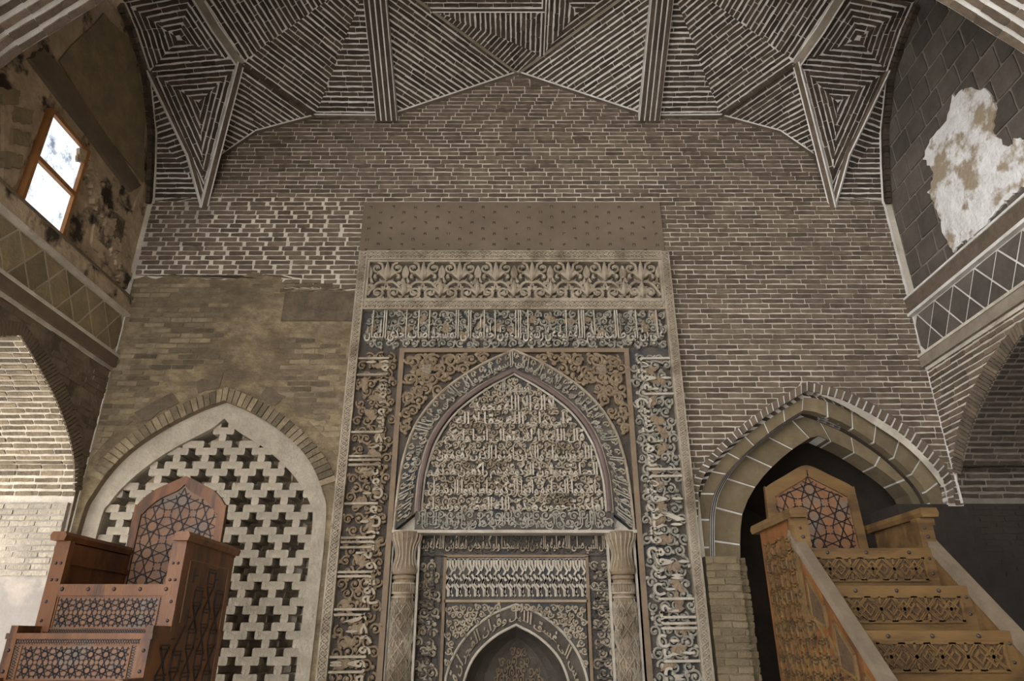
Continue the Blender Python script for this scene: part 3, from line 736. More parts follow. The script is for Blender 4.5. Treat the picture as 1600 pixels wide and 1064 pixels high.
# ================================================================== LETTERING (joined Arabic forms, laid right to left)
AR = {'ا': (0xFE8D, 2), 'ب': (0xFE8F, 4), 'ة': (0xFE93, 2), 'ت': (0xFE95, 4), 'ث': (0xFE99, 4), 'ج': (0xFE9D, 4), 'ح': (0xFEA1, 4), 'خ': (0xFEA5, 4), 'د': (0xFEA9, 2), 'ذ': (0xFEAB, 2),
      'ر': (0xFEAD, 2), 'ز': (0xFEAF, 2), 'س': (0xFEB1, 4), 'ش': (0xFEB5, 4), 'ص': (0xFEB9, 4), 'ض': (0xFEBD, 4), 'ط': (0xFEC1, 4), 'ظ': (0xFEC5, 4), 'ع': (0xFEC9, 4), 'غ': (0xFECD, 4),
      'ف': (0xFED1, 4), 'ق': (0xFED5, 4), 'ك': (0xFED9, 4), 'ل': (0xFEDD, 4), 'م': (0xFEE1, 4), 'ن': (0xFEE5, 4), 'ه': (0xFEE9, 4), 'و': (0xFEED, 2), 'ى': (0xFEEF, 2), 'ي': (0xFEF1, 4), 'ﻻ': (0xFEFB, 2)}
def shape(s):
    s = s.replace('لا', 'ﻻ'); out = []
    for i, ch in enumerate(s):
        if ch not in AR: out.append(ch); continue
        b, n = AR[ch]
        prev = i > 0 and s[i - 1] in AR and AR[s[i - 1]][1] == 4
        nxt = n == 4 and i + 1 < len(s) and s[i + 1] in AR
        out.append(chr(b + (3 if prev and nxt else 1 if prev else 2 if nxt else 0)))
    return ''.join(out)[::-1]
_tx = {}
def text_mesh(s):
    if s not in _tx:
        c = bpy.data.curves.new('lettering', 'FONT'); c.body = shape(s); c.extrude = .5; c.resolution_u = 2; c.offset = .022; c.space_word = .55
        o = bpy.data.objects.new('lettering', c); COL.objects.link(o)
        dg = bpy.context.evaluated_depsgraph_get(); ev = o.evaluated_get(dg); me = ev.to_mesh()
        _tx[s] = ([tuple(v.co) for v in me.vertices], [tuple(p.vertices) for p in me.polygons]); ev.to_mesh_clear()
        bpy.data.objects.remove(o); bpy.data.curves.remove(c)
    return _tx[s]
def letters(mb, s, u0, u1, v0, v1, mapf, depth, stems=3.0, low=.3):
    vs, fs = text_mesh(s)
    st = lambda y: y if y < low else low + (y - low) * stems
    vv = [(x, st(y), z) for x, y, z in vs]
    x0, x1 = min(v[0] for v in vv), max(v[0] for v in vv); y0, y1 = min(v[1] for v in vv), max(v[1] for v in vv)
    n = len(mb.v)
    for x, y, z in vv: mb.v.append(tuple(mapf(u0 + (x - x0) / (x1 - x0) * (u1 - u0), v0 + (y - y0) / (y1 - y0) * (v1 - v0), (z + .5) * depth)))
    for f in fs: mb.f.append(tuple(i + n for i in f)); mb.t.append(.5)

# ================================================================== SCROLLWORK
def leaf(mb, p0, c, p1, wd, h, mapf, n=7):
    pts = [((1 - t) ** 2 * p0[0] + 2 * t * (1 - t) * c[0] + t * t * p1[0], (1 - t) ** 2 * p0[1] + 2 * t * (1 - t) * c[1] + t * t * p1[1]) for t in [i / n for i in range(n + 1)]]
    mb.ribbon(pts, [wd * (math.sin(math.pi * min(1, (i / n) ** .75)) * .95 + .05) for i in range(n + 1)], h, mapf)
def scroll(mb, cx_, cy_, r, a0, dr, mapf, h, wd, n=16):
    pts = []; ws = []
    for i in range(n + 1):
        t = i / n; rr = r * (1 - .8 * t); a = a0 + dr * t * 2 * math.pi * 1.35
        pts.append((cx_ + rr * math.cos(a), cy_ + rr * math.sin(a))); ws.append(wd * (1 - .35 * t))
    mb.ribbon(pts, ws, h, mapf)
    e = pts[-1]; leaf(mb, e, (cx_ + r * .2 * math.cos(a0), cy_ + r * .2 * math.sin(a0)), (cx_ - r * .25 * math.cos(a + 1), cy_ - r * .25 * math.sin(a + 1)), wd * 2.1, h * 1.15, mapf, 5)
    a = a0 + dr * 2 * math.pi * .3; b = a + dr * .8
    leaf(mb, (cx_ + r * math.cos(a), cy_ + r * math.sin(a)), (cx_ + r * 1.35 * math.cos((a + b) / 2), cy_ + r * 1.35 * math.sin((a + b) / 2)), (cx_ + r * 1.12 * math.cos(b), cy_ + r * 1.12 * math.sin(b)), wd * 1.8, h * 1.1, mapf, 5)
def fill(mb, u0, u1, v0, v1, r, mapf, h, inside=None, wd=None, jit=.25):
    wd = wd or r * .17; j = 0; v = v0 + r
    while v < v1 - r * .4:
        uu = u0 + r * (1 if j % 2 else 1.95); i = 0
        while uu < u1 - r * .4:
            x, y = uu + random.uniform(-jit, jit) * r, v + random.uniform(-jit, jit) * r
            if inside is None or inside(x, y): scroll(mb, x, y, r * random.uniform(.8, 1.0), random.uniform(0, 6.28), 1 if (i + j) % 2 else -1, mapf, h * random.uniform(.8, 1.1), wd)
            uu += r * 1.95; i += 1
        v += r * 1.75; j += 1
def flatmap(Y): return lambda u_, v_, w_: (u_, Y - w_, v_)
def grid_lines(mb, u0, u1, v0, v1, p, mapf, h, wd, along_u=True):
    """lozenge lacing of two mirrored zigzags plus a bead in each lozenge"""
    L = (u1 - u0) if along_u else (v1 - v0); n = max(1, round(L / p)); p = L / n; W_ = (v1 - v0) if along_u else (u1 - u0)
    for ph in (0, 1):
        pts = [(i * p / 2, (0 if (i + ph) % 2 else W_)) for i in range(2 * n + 1)]
        mb.ribbon([(u0 + a, v0 + b) if along_u else (u0 + b, v0 + a) for a, b in pts], wd, h, mapf)
    for i in range(2 * n):
        a, b = (i + .5) * p / 2 + p / 4 * 0, W_ / 2
        c = (u0 + i * p / 2, v0 + b) if along_u else (u0 + b, v0 + i * p / 2); r = min(p, W_) * .16
        mb.ribbon([(c[0] - r, c[1]), (c[0] + r, c[1])], r, h, mapf)

# ================================================================== THE MIHRAB
YF = 7.15
mih = thing('mihrab', 'tall carved stucco mihrab with nested inscription bands and pointed arch in the middle wall', 'mihrab', (MX, YF + .08, 0))
X0, X1 = MX - MHW, MX + MHW
def quadbox(x0, x1, z0, z1, yf, yb, name, mat, parent=None):
    m_ = MB(); m_.box(x0, x1, yf, yb, z0, z1); return m_.build(name, mat, parent or mih)
def lift(o, up): return o
# outer frame with lozenge lacing
of = []
for (a, b, c, d, al) in ((X0, X0 + .105, 0, MTOP, False), (X1 - .105, X1, 0, MTOP, False), (X0 + .105, X1 - .105, 5.80, MTOP, True), (X0 + .105, X1 - .105, 5.135, 5.255, True)):
    fr = quadbox(a, b, c, d, YF, D, 'frame_band', 'stucco')
    m_ = MB(); q = .018
    for e in ((a, a + q, c, d), (b - q, b, c, d)) if not al else ((a, b, c, c + q), (a, b, d - q, d)): m_.box(e[0], e[1], YF - .014, YF, e[2], e[3])
    m_.build('edge_fillet', 'stucco', fr)
    m_ = MB(); grid_lines(m_, a + q, b - q, max(c, .6) + q, d - q, .11, flatmap(YF), .02, .011, al); stuff(m_.build('lozenge_lacing', 'stucco', fr))
# palmette frieze
fx0, fx1 = X0 + .105, X1 - .105
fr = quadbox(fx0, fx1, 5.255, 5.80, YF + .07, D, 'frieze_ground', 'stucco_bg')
m_ = MB()
for e in ((fx0 + .03, fx1 - .03, 5.255, 5.285), (fx0 + .03, fx1 - .03, 5.775, 5.80), (fx0, fx0 + .03, 5.255, 5.80), (fx1 - .03, fx1, 5.255, 5.80)): m_.box(e[0], e[1], YF + .005, YF + .075, e[2], e[3])
m_.build('frieze_border', 'stucco', fr)
def palmette_mesh(sc, big):
    m_ = MB(); f_ = lambda u_, v_, w_: (u_ * sc * .86, -w_ * 1.7, v_ * sc)
    leaf(m_, (0, -.02), (0, .1), (0, .27), .05, .05, f_, 8)
    for s in (-1, 1):
        leaf(m_, (0, 0), (s * .09, .17), (s * .15, .07), .036, .04, f_, 8)
        leaf(m_, (s * .155, .09), (s * .19, .03), (s * .13, .035), .028, .04, f_, 5)
        leaf(m_, (0, .0), (s * .08, -.04), (s * .1, .03), .025, .035, f_, 5)
        if big: leaf(m_, (s * .02, .05), (s * .09, .21), (s * .06, .235), .02, .04, f_, 5)
    me = bpy.data.meshes.new('palmette'); me.from_pydata(m_.v, [], m_.f); me.materials.append(M['stucco']); return me
pu, pd = palmette_mesh(.98, True), palmette_mesh(.8, False)
sp = (fx1 - fx0 - .06) / 8
m_ = MB(); fm = flatmap(YF + .07)
for i in range(8):
    x = fx0 + .03 + (i + .5) * sp
    o = link('palmette', pu, fr); o.location = (x, YF + .07, 5.525)
    o = link('palmette', pd, fr); o.location = (x, YF + .07, 5.32) if i % 1 else (x + sp / 2 if i < 7 else x, YF + .07, 5.32 if i < 7 else 5.30)
    for s in (-1, 1):
        m_.ribbon([(x + s * sp * .5 * t, 5.50 + .075 * math.sin(t * math.pi * 1.0) - .17 * t) for t in [k / 8 for k in range(9)]], .017, .06, fm)
        scroll(m_, x + s * sp * .28, 5.695, .078, 1.57, s, fm, .06, .018); scroll(m_, x + s * sp * .22, 5.365, .075, -1.57, -s, fm, .06, .018); scroll(m_, x + s * sp * .42, 5.45, .05, 0, s, fm, .055, .015)
        m_.ribbon([(x + s * .02, 5.29), (x + s * .06, 5.36), (x + s * .02, 5.44), (x, 5.52)], .013, .045, fm)
        leaf(m_, (x + s * sp * .5, 5.56), (x + s * sp * .42, 5.64), (x + s * sp * .5, 5.74), .03, .045, fm); leaf(m_, (x + s * sp * .36, 5.52), (x + s * sp * .45, 5.5), (x + s * sp * .44, 5.60), .022, .04, fm)
stuff(m_.build('scrollwork', 'stucco', fr))
# great inscription: across the top and down both sides
T_TOP = 'علي بن ابي طالب سلام الله عليه عن رسول الله من اختلف الى المسجد اصاب احدى الثمان'
T_L = 'انما يعمر مساجد الله من امن بالله واليوم الاخر واقام الصلوة'
T_R = 'في بيوت اذن الله ان ترفع ويذكر فيها اسمه يسبح له فيها'
zt0, zt1 = 4.655, 5.135; gY = YF + .075
fr = quadbox(fx0, fx1, zt0, zt1, gY, D, 'inscription_band', 'stucco_blue_shade')
m_ = MB(); fill(m_, fx0 + .02, fx1 - .02, zt0 + .01, zt1 - .01, .052, flatmap(gY), .055, wd=.0115); stuff(m_.build('scrollwork', 'stucco_gr', fr))
m_ = MB()
for i in range(17):
    x = fx0 + .1 + i * .207 + random.uniform(-.03, .03); z = random.uniform(4.78, 5.06); a = random.uniform(0, 6.28)
    for k in range(3): leaf(m_, (x, z), (x + .06 * math.cos(a + k * .9), z + .06 * math.sin(a + k * .9)), (x + .09 * math.cos(a + k * 1.0 + .5), z + .09 * math.sin(a + k * 1.0 + .5)), .034, .06, flatmap(gY))
stuff(m_.build('leafwork', 'stucco_br', fr))
m_ = MB(); letters(m_, T_TOP, fx0 + .05, fx1 - .05, zt0 + .04, zt1 - .01, flatmap(gY), .08, 5.5, .45); m_.build('lettering', 'stucco_lt', fr)
IX = 1.30
for s, txt in ((-1, T_L), (1, T_R)):
    a, b = sorted((MX + s * IX, MX + s * (MHW - .105)))
    fr = quadbox(a, b, 0, zt0, gY, D, 'inscription_band', 'stucco_bg' if s < 0 else 'stucco_blue_shade')
    m_ = MB(); fill(m_, a, b, .7, zt0, .06, flatmap(gY), .055, wd=.013); stuff(m_.build('scrollwork', 'stucco_gr' if s > 0 else 'stucco_br', fr))
    m_ = MB()
    for i in range(20):
        z = .8 + i * .19; x = random.uniform(a + .12, b - .12); an = random.uniform(0, 6.28)
        for k in range(3): leaf(m_, (x, z), (x + .07 * math.cos(an + k * .9), z + .07 * math.sin(an + k * .9)), (x + .1 * math.cos(an + k * 1.0 + .5), z + .1 * math.sin(an + k * 1.0 + .5)), .038, .062, flatmap(gY))
    stuff(m_.build('leafwork', 'stucco_br', fr))
    m_ = MB(); L0, L1 = .75, zt0 - .12
    # text runs up the right side and down the left side, stems pointing outwards
    if s > 0: f_ = lambda u_, v_, w_: (a + .03 + v_, gY - w_, L1 - u_)
    else: f_ = lambda u_, v_, w_: (b - .03 - v_, gY - w_, L0 + u_)
    letters(m_, txt, 0, L1 - L0, 0, b - a - .035, f_, .08, 4.2, .42); m_.build('lettering', 'stucco_lt' if s > 0 else 'stucco', fr)
# plain moulding round the arch field
z0m = 2.63
for (a, b, c, d) in ((MX - IX, MX - IX + .055, 0, zt0), (MX + IX - .055, MX + IX, 0, zt0), (MX - IX + .055, MX + IX - .055, zt0 - .05, zt0)):
    mo = quadbox(a, b, c, d, YF + .02, D, 'moulding', 'mould')
# spandrels
AO = [(1.235, 2.63), (1.22, 3.02), (1.18, 3.40), (1.06, 3.786), (.80, 4.14), (.39, 4.45), (0, 4.645)]
AI = [(1.0, 2.826), (.995, 3.02), (.975, 3.25), (.886, 3.59), (.69, 3.91), (.375, 4.18), (0, 4.383)]
ao, ai = arch(AO, MX - .005), arch(AI, MX - .005)
sY = YF + .075
def above(x, y, m=.05):
    h = interp(AO, y); return h is not None and abs(x - MX) > h + m * 1.3 and abs(x - MX) < IX - .09 and y < zt0 - .09
for s in (-1, 1):
    m_ = MB(); pts = [(MX + s * a, b) for a, b in smooth_curve(AO, 6) if b > 3.0]
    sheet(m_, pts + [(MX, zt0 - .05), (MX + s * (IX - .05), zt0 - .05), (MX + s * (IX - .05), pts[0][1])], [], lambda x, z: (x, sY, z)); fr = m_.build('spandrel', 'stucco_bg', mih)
    m_ = MB(); fm = flatmap(sY)
    for (x, z, r_, a0, dr) in ((1.13, 4.47, .075, 0, 1), (.93, 4.50, .085, 2, -1), (.72, 4.50, .075, 1, 1), (1.15, 4.27, .08, 4, -1), (.98, 4.30, .07, 3, 1), (1.16, 4.06, .07, 0, 1), (1.17, 3.88, .06, 2, -1), (.55, 4.53, .055, 2, -1), (.84, 4.33, .07, 1, 1), (1.05, 4.13, .06, 2, -1), (1.2, 3.71, .045, 2, 1), (.41, 4.56, .03, 0, 1)):
        scroll(m_, MX + s * x, z, r_, a0 if s > 0 else math.pi - a0, dr * s, fm, .07, .018)
    fill(m_, MX - 1.25, MX + 1.25, 3.6, zt0 - .06, .07, fm, .06, inside=lambda x, z: above(x, z, .045) and (x - MX) * s > 0, wd=.016)
    for i in range(16):
        for _ in range(20):
            x, z = random.uniform(.3, 1.22), random.uniform(3.7, 4.58)
            if above(MX + s * x, z, .03): break
        else: continue
        a = random.uniform(0, 6.28); leaf(m_, (MX + s * x, z), (MX + s * x + .05 * math.cos(a), z + .05 * math.sin(a)), (MX + s * x + .09 * math.cos(a + .7), z + .09 * math.sin(a + .7)), .03, .055, fm)
    stuff(m_.build('scrollwork', 'stucco_br', fr))
    m_ = MB(); c = V((MX + s * .98, sY, 4.40)); n = 18
    for k, (r0, w0_, r1, w1_) in enumerate(((.072, 0, .07, .05), (.07, .05, .045, .065), (.045, .065, .0, .07))):
        for i in range(n):
            a, b = 2 * math.pi * i / n, 2 * math.pi * (i + 1) / n; g = lambda r_, w_, t_: c + V((r_ * math.cos(t_) * .85, -w_, r_ * math.sin(t_)))
            m_.poly([g(r0, w0_, a), g(r0, w0_, b), g(r1, w1_, b), g(r1, w1_, a)])
    grid_lines(m_, c.x - .045, c.x + .045, c.z - .04, c.z + .04, .045, flatmap(sY - .06), .014, .006); grid_lines(m_, c.x - .045, c.x + .045, c.z - .04, c.z + .04, .045, flatmap(sY - .06), .014, .006, False)
    m_.build('boss', 'stucco', fr)
# arch band with its inscription
def along(curve):
    L = [0]
    for a, b in zip(curve, curve[1:]): L.append(L[-1] + math.hypot(b[0] - a[0], b[1] - a[1]))
    def at(s):
        s = min(max(s, 0), L[-1] - 1e-6)
        for i in range(len(curve) - 1):
            if s <= L[i + 1]:
                t = (s - L[i]) / (L[i + 1] - L[i]); return V((curve[i][0] + (curve[i + 1][0] - curve[i][0]) * t, curve[i][1] + (curve[i + 1][1] - curve[i][1]) * t))
    return at, L[-1]
bY = YF + .03
m_ = MB(); m_.band(ao, [(p[0], p[1]) for p in ai], bY, D); ab = m_.build('arch_band', 'stucco_blue_shade', mih)
fo, Lo = along(ao); fi, Li = along(ai)
def amap(u_, v_, w_):
    p = fi(u_ * Li).lerp(fo(u_ * Lo), v_); return (p.x, bY - w_, p.y)
m_ = MB(); T_A = 'الله لا اله الا هو الحي القيوم لا تاخذه سنة ولا نوم له ما في السموات وما في الارض من ذا الذي يشفع عنده الا باذنه'
letters(m_, T_A, .005, .995, .1, .92, amap, .035, 3.0); m_.build('lettering', 'stucco_gr', ab)
m_ = MB()
for i in range(90):
    u_ = (i + .5) / 90; v_ = .3 + .4 * (i % 2); k = 10; pts = []
    for q in range(k + 1):
        a = q / k * 7; r_ = 1 - q / k * .75; pts.append((u_ + .0065 * r_ * math.cos(a), v_ + .2 * r_ * math.sin(a)))
    m_.ribbon(pts, .0022, .02, amap)
stuff(m_.build('scrollwork', 'stucco', ab))
for v_, wd, nm in ((.96, .03, 'edge_fillet'), (.06, .03, 'edge_fillet')):
    m_ = MB(); m_.tube([amap(i / 80, v_, .004) for i in range(81)], .016, 6); m_.build(nm, 'stucco', ab)
m_ = MB(); m_.tube([(p[0], bY - .01, p[1]) for p in arch([(a - .012 if a else 0, b) for a, b in AI], MX - .005)], .028, 8); m_.build('arch_moulding', 'mould_d', mih, True)
m_ = MB(); m_.tube([(p[0], bY + .018, p[1]) for p in arch([(max(a - .045, 0), b - .03 * (b > 3)) for a, b in AI], MX - .005)], .013, 6); m_.build('arch_moulding', 'stucco_lt', mih, True)
# tympanum
tY = YF + .085
m_ = MB(); sheet(m_, ai, [], lambda x, z: (x, tY, z)); ty = m_.build('tympanum', 'stucco_blue_shade', mih)
def tin(x, z, m=.07):
    h = interp(AI[1:], z + m * .6) if z > 3.0 else 1.0; return h is not None and abs(x - MX) < h - m
m_ = MB(); fill(m_, MX - 1.0, MX + 1.0, 2.83, 4.36, .042, flatmap(tY), .04, wd=.0095, inside=lambda x, z: tin(x, z, .06)); stuff(m_.build('scrollwork', 'stucco', ty))
m_ = MB(); lines = ['محمد رسول الله', 'لا اله الا الله محمد', 'علي ولي الله حقا لا اله', 'قال الله تبارك وتعالى انما وليكم', 'الله ورسوله والذين امنوا الذين يقيمون', 'الصلوة ويوتون الزكوة وهم راكعون صدق', 'واقيموا الصلوة واتوا الزكوة واطيعوا الرسول', 'لعلكم ترحمون صدق الله العظيم ورسوله']
zz = 4.30; hs = [.2, .19, .19, .185, .185, .185, .18, .18]
for ln, hh in zip(lines, hs):
    zz -= hh; w_ = (interp(AI[1:], zz + hh * .75) if zz + hh * .75 > 3.02 else 1.0) or .2
    letters(m_, ln, MX - w_ + .08, MX + w_ - .08, zz + .01, zz + hh - .005, flatmap(tY), .045, 2.6)
m_.build('lettering', 'stucco_lt', ty)
tb = quadbox(MX - 1.02, MX + 1.02, 2.64, 2.826, bY, D, 'tympanum_band', 'stucco_blue_shade')
m_ = MB(); letters(m_, 'بسم الله الرحمن الرحيم انا فتحنا لك فتحا مبينا ليغفر لك الله', MX - 1.0, MX + 1.0, 2.655, 2.815, flatmap(bY), .024, 2.6); m_.build('lettering', 'stucco_gr', tb)
m_ = MB(); fill(m_, MX - 1.0, MX + 1.0, 2.65, 2.82, .05, flatmap(bY), .018); stuff(m_.build('scrollwork', 'stucco_gr', tb))
quadbox(MX - 1.245, MX + 1.245, 2.612, 2.642, bY - .02, D + .15, 'ledge', 'stucco_lt')
# lower recess between the columns
rY = 7.42
def dz(z, Y=rY): return EYE + (z - EYE) * Y / YF
def dx(x, Y=rY): return CX + (x - CX) * Y / YF
for s in (-1, 1): a, b = sorted((MX + s * 1.245, MX + s * 1.28)); quadbox(a, b, 0, 2.63, YF + .05, rY, 'recess_jamb', 'mould')
lb = quadbox(MX - 1.0, MX + 1.0, dz(2.385), dz(2.63) - .0, rY - .04, rY, 'inscription_band', 'stucco_blue_shade')
m_ = MB(); letters(m_, 'قال النبي صلى الله عليه واله من بنى مسجدا ولو كمفحص قطاة بنى الله له بيتا', MX - .97, MX + .97, dz(2.40), dz(2.60), flatmap(rY - .04), .04, 2.6); m_.build('lettering', 'stucco', lb)
m_ = MB(); fill(m_, MX - .98, MX + .98, dz(2.39), dz(2.62), .06, flatmap(rY - .04), .022); stuff(m_.build('scrollwork', 'stucco_bg', lb))
px0, px1 = dx(-.735), dx(.655)
sp_ = quadbox(px0, px1, dz(1.975), dz(2.375), rY - .05, rY, 'strapwork_panel', 'stucco_blue_shade')
m_ = MB(); fm = flatmap(rY - .05); n = 16; W_ = (px1 - px0) / n; zA, zB = dz(1.985), dz(2.365); hh = zB - zA
for i in range(n):
    x = px0 + i * W_; z_ = lambda t: zA + hh * t
    for pts in ([(.2, .98), (.2, .8), (0, .66)], [(.5, .95), (.5, .78), (.8, .66), (.5, .54), (.9, .42)], [(.8, .98), (.8, .84), (1.0, .72)], [(0, .58), (.35, .44), (.05, .32), (.4, .2), (.4, .04)], [(.6, .56), (.2, .36), (.7, .24), (.7, .06)], [(.9, .34), (.55, .14), (.95, .05)]):
        m_.ribbon([(x + a * W_, z_(b)) for a, b in pts], .011, .02, fm, True)
m_.ribbon([(px0 + .01, zB - .02), (px1 - .01, zB - .02)], .008, .02, fm, True)
stuff(m_.build('strap', 'stucco_lt', sp_))
m_ = MB()
for e in ((px0 - .02, px1 + .02, dz(2.375) - .01, dz(2.375) + .015), (px0 - .02, px0 + .01, 0, dz(2.375)), (px1 - .01, px1 + .02, 0, dz(2.375)), (px0, px1, dz(1.975) - .03, dz(1.975))): m_.box(e[0], e[1], rY - .075, rY, e[2], e[3])
m_.build('moulding', 'mould', mih)
m_ = MB(); m_.box(px0 + .02, px1 - .02, rY - .078, rY - .07, dz(1.975) - .022, dz(1.975) - .008); m_.build('edge_fillet', 'stucco', mih)
NCX = (px0 + px1) / 2
NI = [(.53, 0), (.53, 1.0), (.5, 1.27), (.4, 1.48), (.21, 1.65), (0, 1.755)]; NO = [(.70, 0), (.70, 1.0), (.665, 1.35), (.52, 1.62), (.28, 1.83), (0, 1.945)]
nY = rY - .05
no = arch(NO, NCX); ni = arch(NI, NCX)
m_ = MB(); sheet(m_, [(MX - 1.26, 0), (MX + 1.26, 0), (MX + 1.26, 2.7), (MX - 1.26, 2.7)], [[(NCX - .53, .02)] + ni[1:-1] + [(NCX + .53, .02)]], lambda x, z: (x, rY, z)); m_.build('recess_back', 'stucco_bg', mih)
m_ = MB()
m_.band([(p[0], dz(1.96)) for p in no], no, nY, rY); nf = m_.build('niche_spandrel', 'stucco_blue_shade', mih)
m_ = MB(); inn = lambda x, z: (z > 1.9 or (interp(NO[1:], z) or 0) + .03 < abs(x - NCX)) and abs(x - NCX) < .68
fill(m_, px0 + .02, px1 - .02, 1.3, dz(1.955), .036, flatmap(nY), .03, inside=inn, wd=.0085); stuff(m_.build('scrollwork', 'stucco', nf))
m_ = MB(); m_.band(no, ni, nY + .02, rY + .3); nb_ = m_.build('niche_arch_band', 'stucco_bg', mih)
fo2, Lo2 = along(no); fi2, Li2 = along(ni)
def nmap(u_, v_, w_):
    p = fi2(u_ * Li2).lerp(fo2(u_ * Lo2), v_); return (p.x, nY + .02 - w_, p.y)
m_ = MB(); letters(m_, 'اقم الصلوة لدلوك الشمس الى غسق الليل وقران الفجر ان قران الفجر كان مشهودا', .04, .96, .15, .88, nmap, .03, 2.2); m_.build('lettering', 'stucco', nb_)
for v_ in (.0, 1.0):
    m_ = MB(); m_.tube([nmap(i / 60, v_, .01) for i in range(61)], .014, 6); m_.build('edge_fillet', 'stucco_lt', nb_)
m_ = MB(); seg = 24    # concave niche
prof = [p for p in arch([(a, b) for a, b in NI], NCX, 4)]
for k in range(4):
    t0_, t1_ = k / 4, (k + 1) / 4; q = lambda p, t: (NCX + (p[0] - NCX) * math.cos(t * 1.1), rY + .02 + .42 * math.sin(t * 1.57), p[1] * (1 - .08 * t))
    for a, b in zip(prof, prof[1:]): m_.poly([q(a, t0_), q(b, t0_), q(b, t1_), q(a, t1_)])
m_.poly([(NCX + (p[0] - NCX) * math.cos(1.1), rY + .44, p[1] * .92) for p in prof]); nc = m_.build('niche_hollow', 'stucco_bg', mih)
m_ = MB(); fill(m_, NCX - .45, NCX + .45, .9, 1.7, .055, lambda u_, v_, w_: (NCX + (u_ - NCX) * .6, rY + .44 - w_, v_ * .92), .03, inside=lambda x, z: abs(x - NCX) < (interp(NI[1:], z) or 0) - .05); stuff(m_.build('scrollwork', 'stucco_br', nc))
# carved fields beside the columns
for s in (-1, 1):
    a, b = sorted((MX + s * .76 + (.0), MX + s * 1.0)); m_ = MB(); fill(m_, a, b, .9, dz(2.38), .052, flatmap(rY), .05, wd=.012); fr = quadbox(a, b, .0, dz(2.385), rY - .01, rY, 'carved_field', 'stucco_blue_shade'); 
    stuff(m_.build('scrollwork', 'stucco', fr))
    m_ = MB(); 
    if s < 0: f_ = lambda u_, v_, w_: (b - .02 - v_, rY - .01 - w_, .9 + u_)
    else: f_ = lambda u_, v_, w_: (a + .02 + v_, rY - .01 - w_, 2.3 - u_)
    letters(m_, 'سبحان الله والحمد لله ولا اله الا الله', 0, 1.4, 0, .2, f_, .045, 2.4); m_.build('lettering', 'stucco_bg', fr)
# columns with vase capitals
for s in (-1, 1):
    cx_ = MX + s * 1.105 + (-.0 if s < 0 else -.02); cy_ = YF + .10
    m_ = MB(); m_.lathe([(.118, 0), (.118, .1), (.104, .12), (.104, 2.16)], (cx_, cy_, 0), 24); co = m_.build('column', 'stucco_br', mih, False)
    for p in co.data.polygons: p.use_smooth = len(p.vertices) == 4
    m_ = MB(); m_.lathe([(.10, 2.16), (.118, 2.175), (.118, 2.195), (.10, 2.21), (.12, 2.215), (.135, 2.24), (.136, 2.26), (.12, 2.30), (.10, 2.36), (.094, 2.41), (.10, 2.46), (.122, 2.51), (.145, 2.55), (.15, 2.60), (.15, 2.625)], (cx_, cy_, 0), 24); ca = m_.build('capital', 'stucco_br', co)
    for p in ca.data.polygons: p.use_smooth = len(p.vertices) == 4
    def cyl(rad):
        return lambda u_, v_, w_: (cx_ + (rad(v_) + w_) * math.sin(u_), cy_ - (rad(v_) + w_) * math.cos(u_), v_)
    prof = [(2.21, .1), (2.25, .136), (2.30, .12), (2.36, .10), (2.41, .094), (2.46, .10), (2.51, .122), (2.55, .145), (2.6, .15)]
    cr = lambda z: next((r0 + (r1 - r0) * (z - z0_) / (z1_ - z0_) for (z0_, r0), (z1_, r1) in zip(prof, prof[1:]) if z0_ <= z <= z1_), .15)
    m_ = MB()
    for k in range(10):
        a = -1.5 + k * .333
        m_.ribbon([(a + .06 * math.sin(t * 3), 2.27 + t * .26) for t in [i / 8 for i in range(9)]], [.05 * (1 - .5 * i / 8) + .01 for i in range(9)], .012, cyl(cr))
        leaf(m_, (a, 2.5), (a + .1, 2.55), (a + .02, 2.61), .07, .014, cyl(cr), 5)
    m_.build('flute', 'stucco', ca)
    m_ = MB(); cm = cyl(lambda z: .104)
    for zc in [1.95 - i * .16 for i in range(8)]:
        for ph in (0, 1):
            m_.ribbon([(-1.5 + i * .25, zc - .08 + .08 * abs(((i + ph * 4) % 8) - 4) / 2 - .08) for i in range(13)], .008, .02, cm)
    fill(m_, -1.5, 1.5, .8, 2.0, .11, lambda u_, v_, w_: cm(u_, v_, w_), .014, wd=.016)
    for z_ in (2.0, 2.13, 2.04): m_.ribbon([(-1.57 + i * .26, z_) for i in range(13)], .008, .014, cm, True)
    for i in range(14): m_.ribbon([(-1.5 + i * .23, 2.05), (-1.45 + i * .23, 2.08), (-1.5 + i * .23, 2.12)], .006, .012, cm)
    stuff(m_.build('strapwork', 'stucco', co))
    for q in (-1, 1):
        m_ = MB(); m_.box(cx_ + q * .135 - .012, cx_ + q * .135 + .012, cy_ - .02, cy_ + .03, 0, 2.6); m_.build('column_fillet', 'stucco_lt', mih)
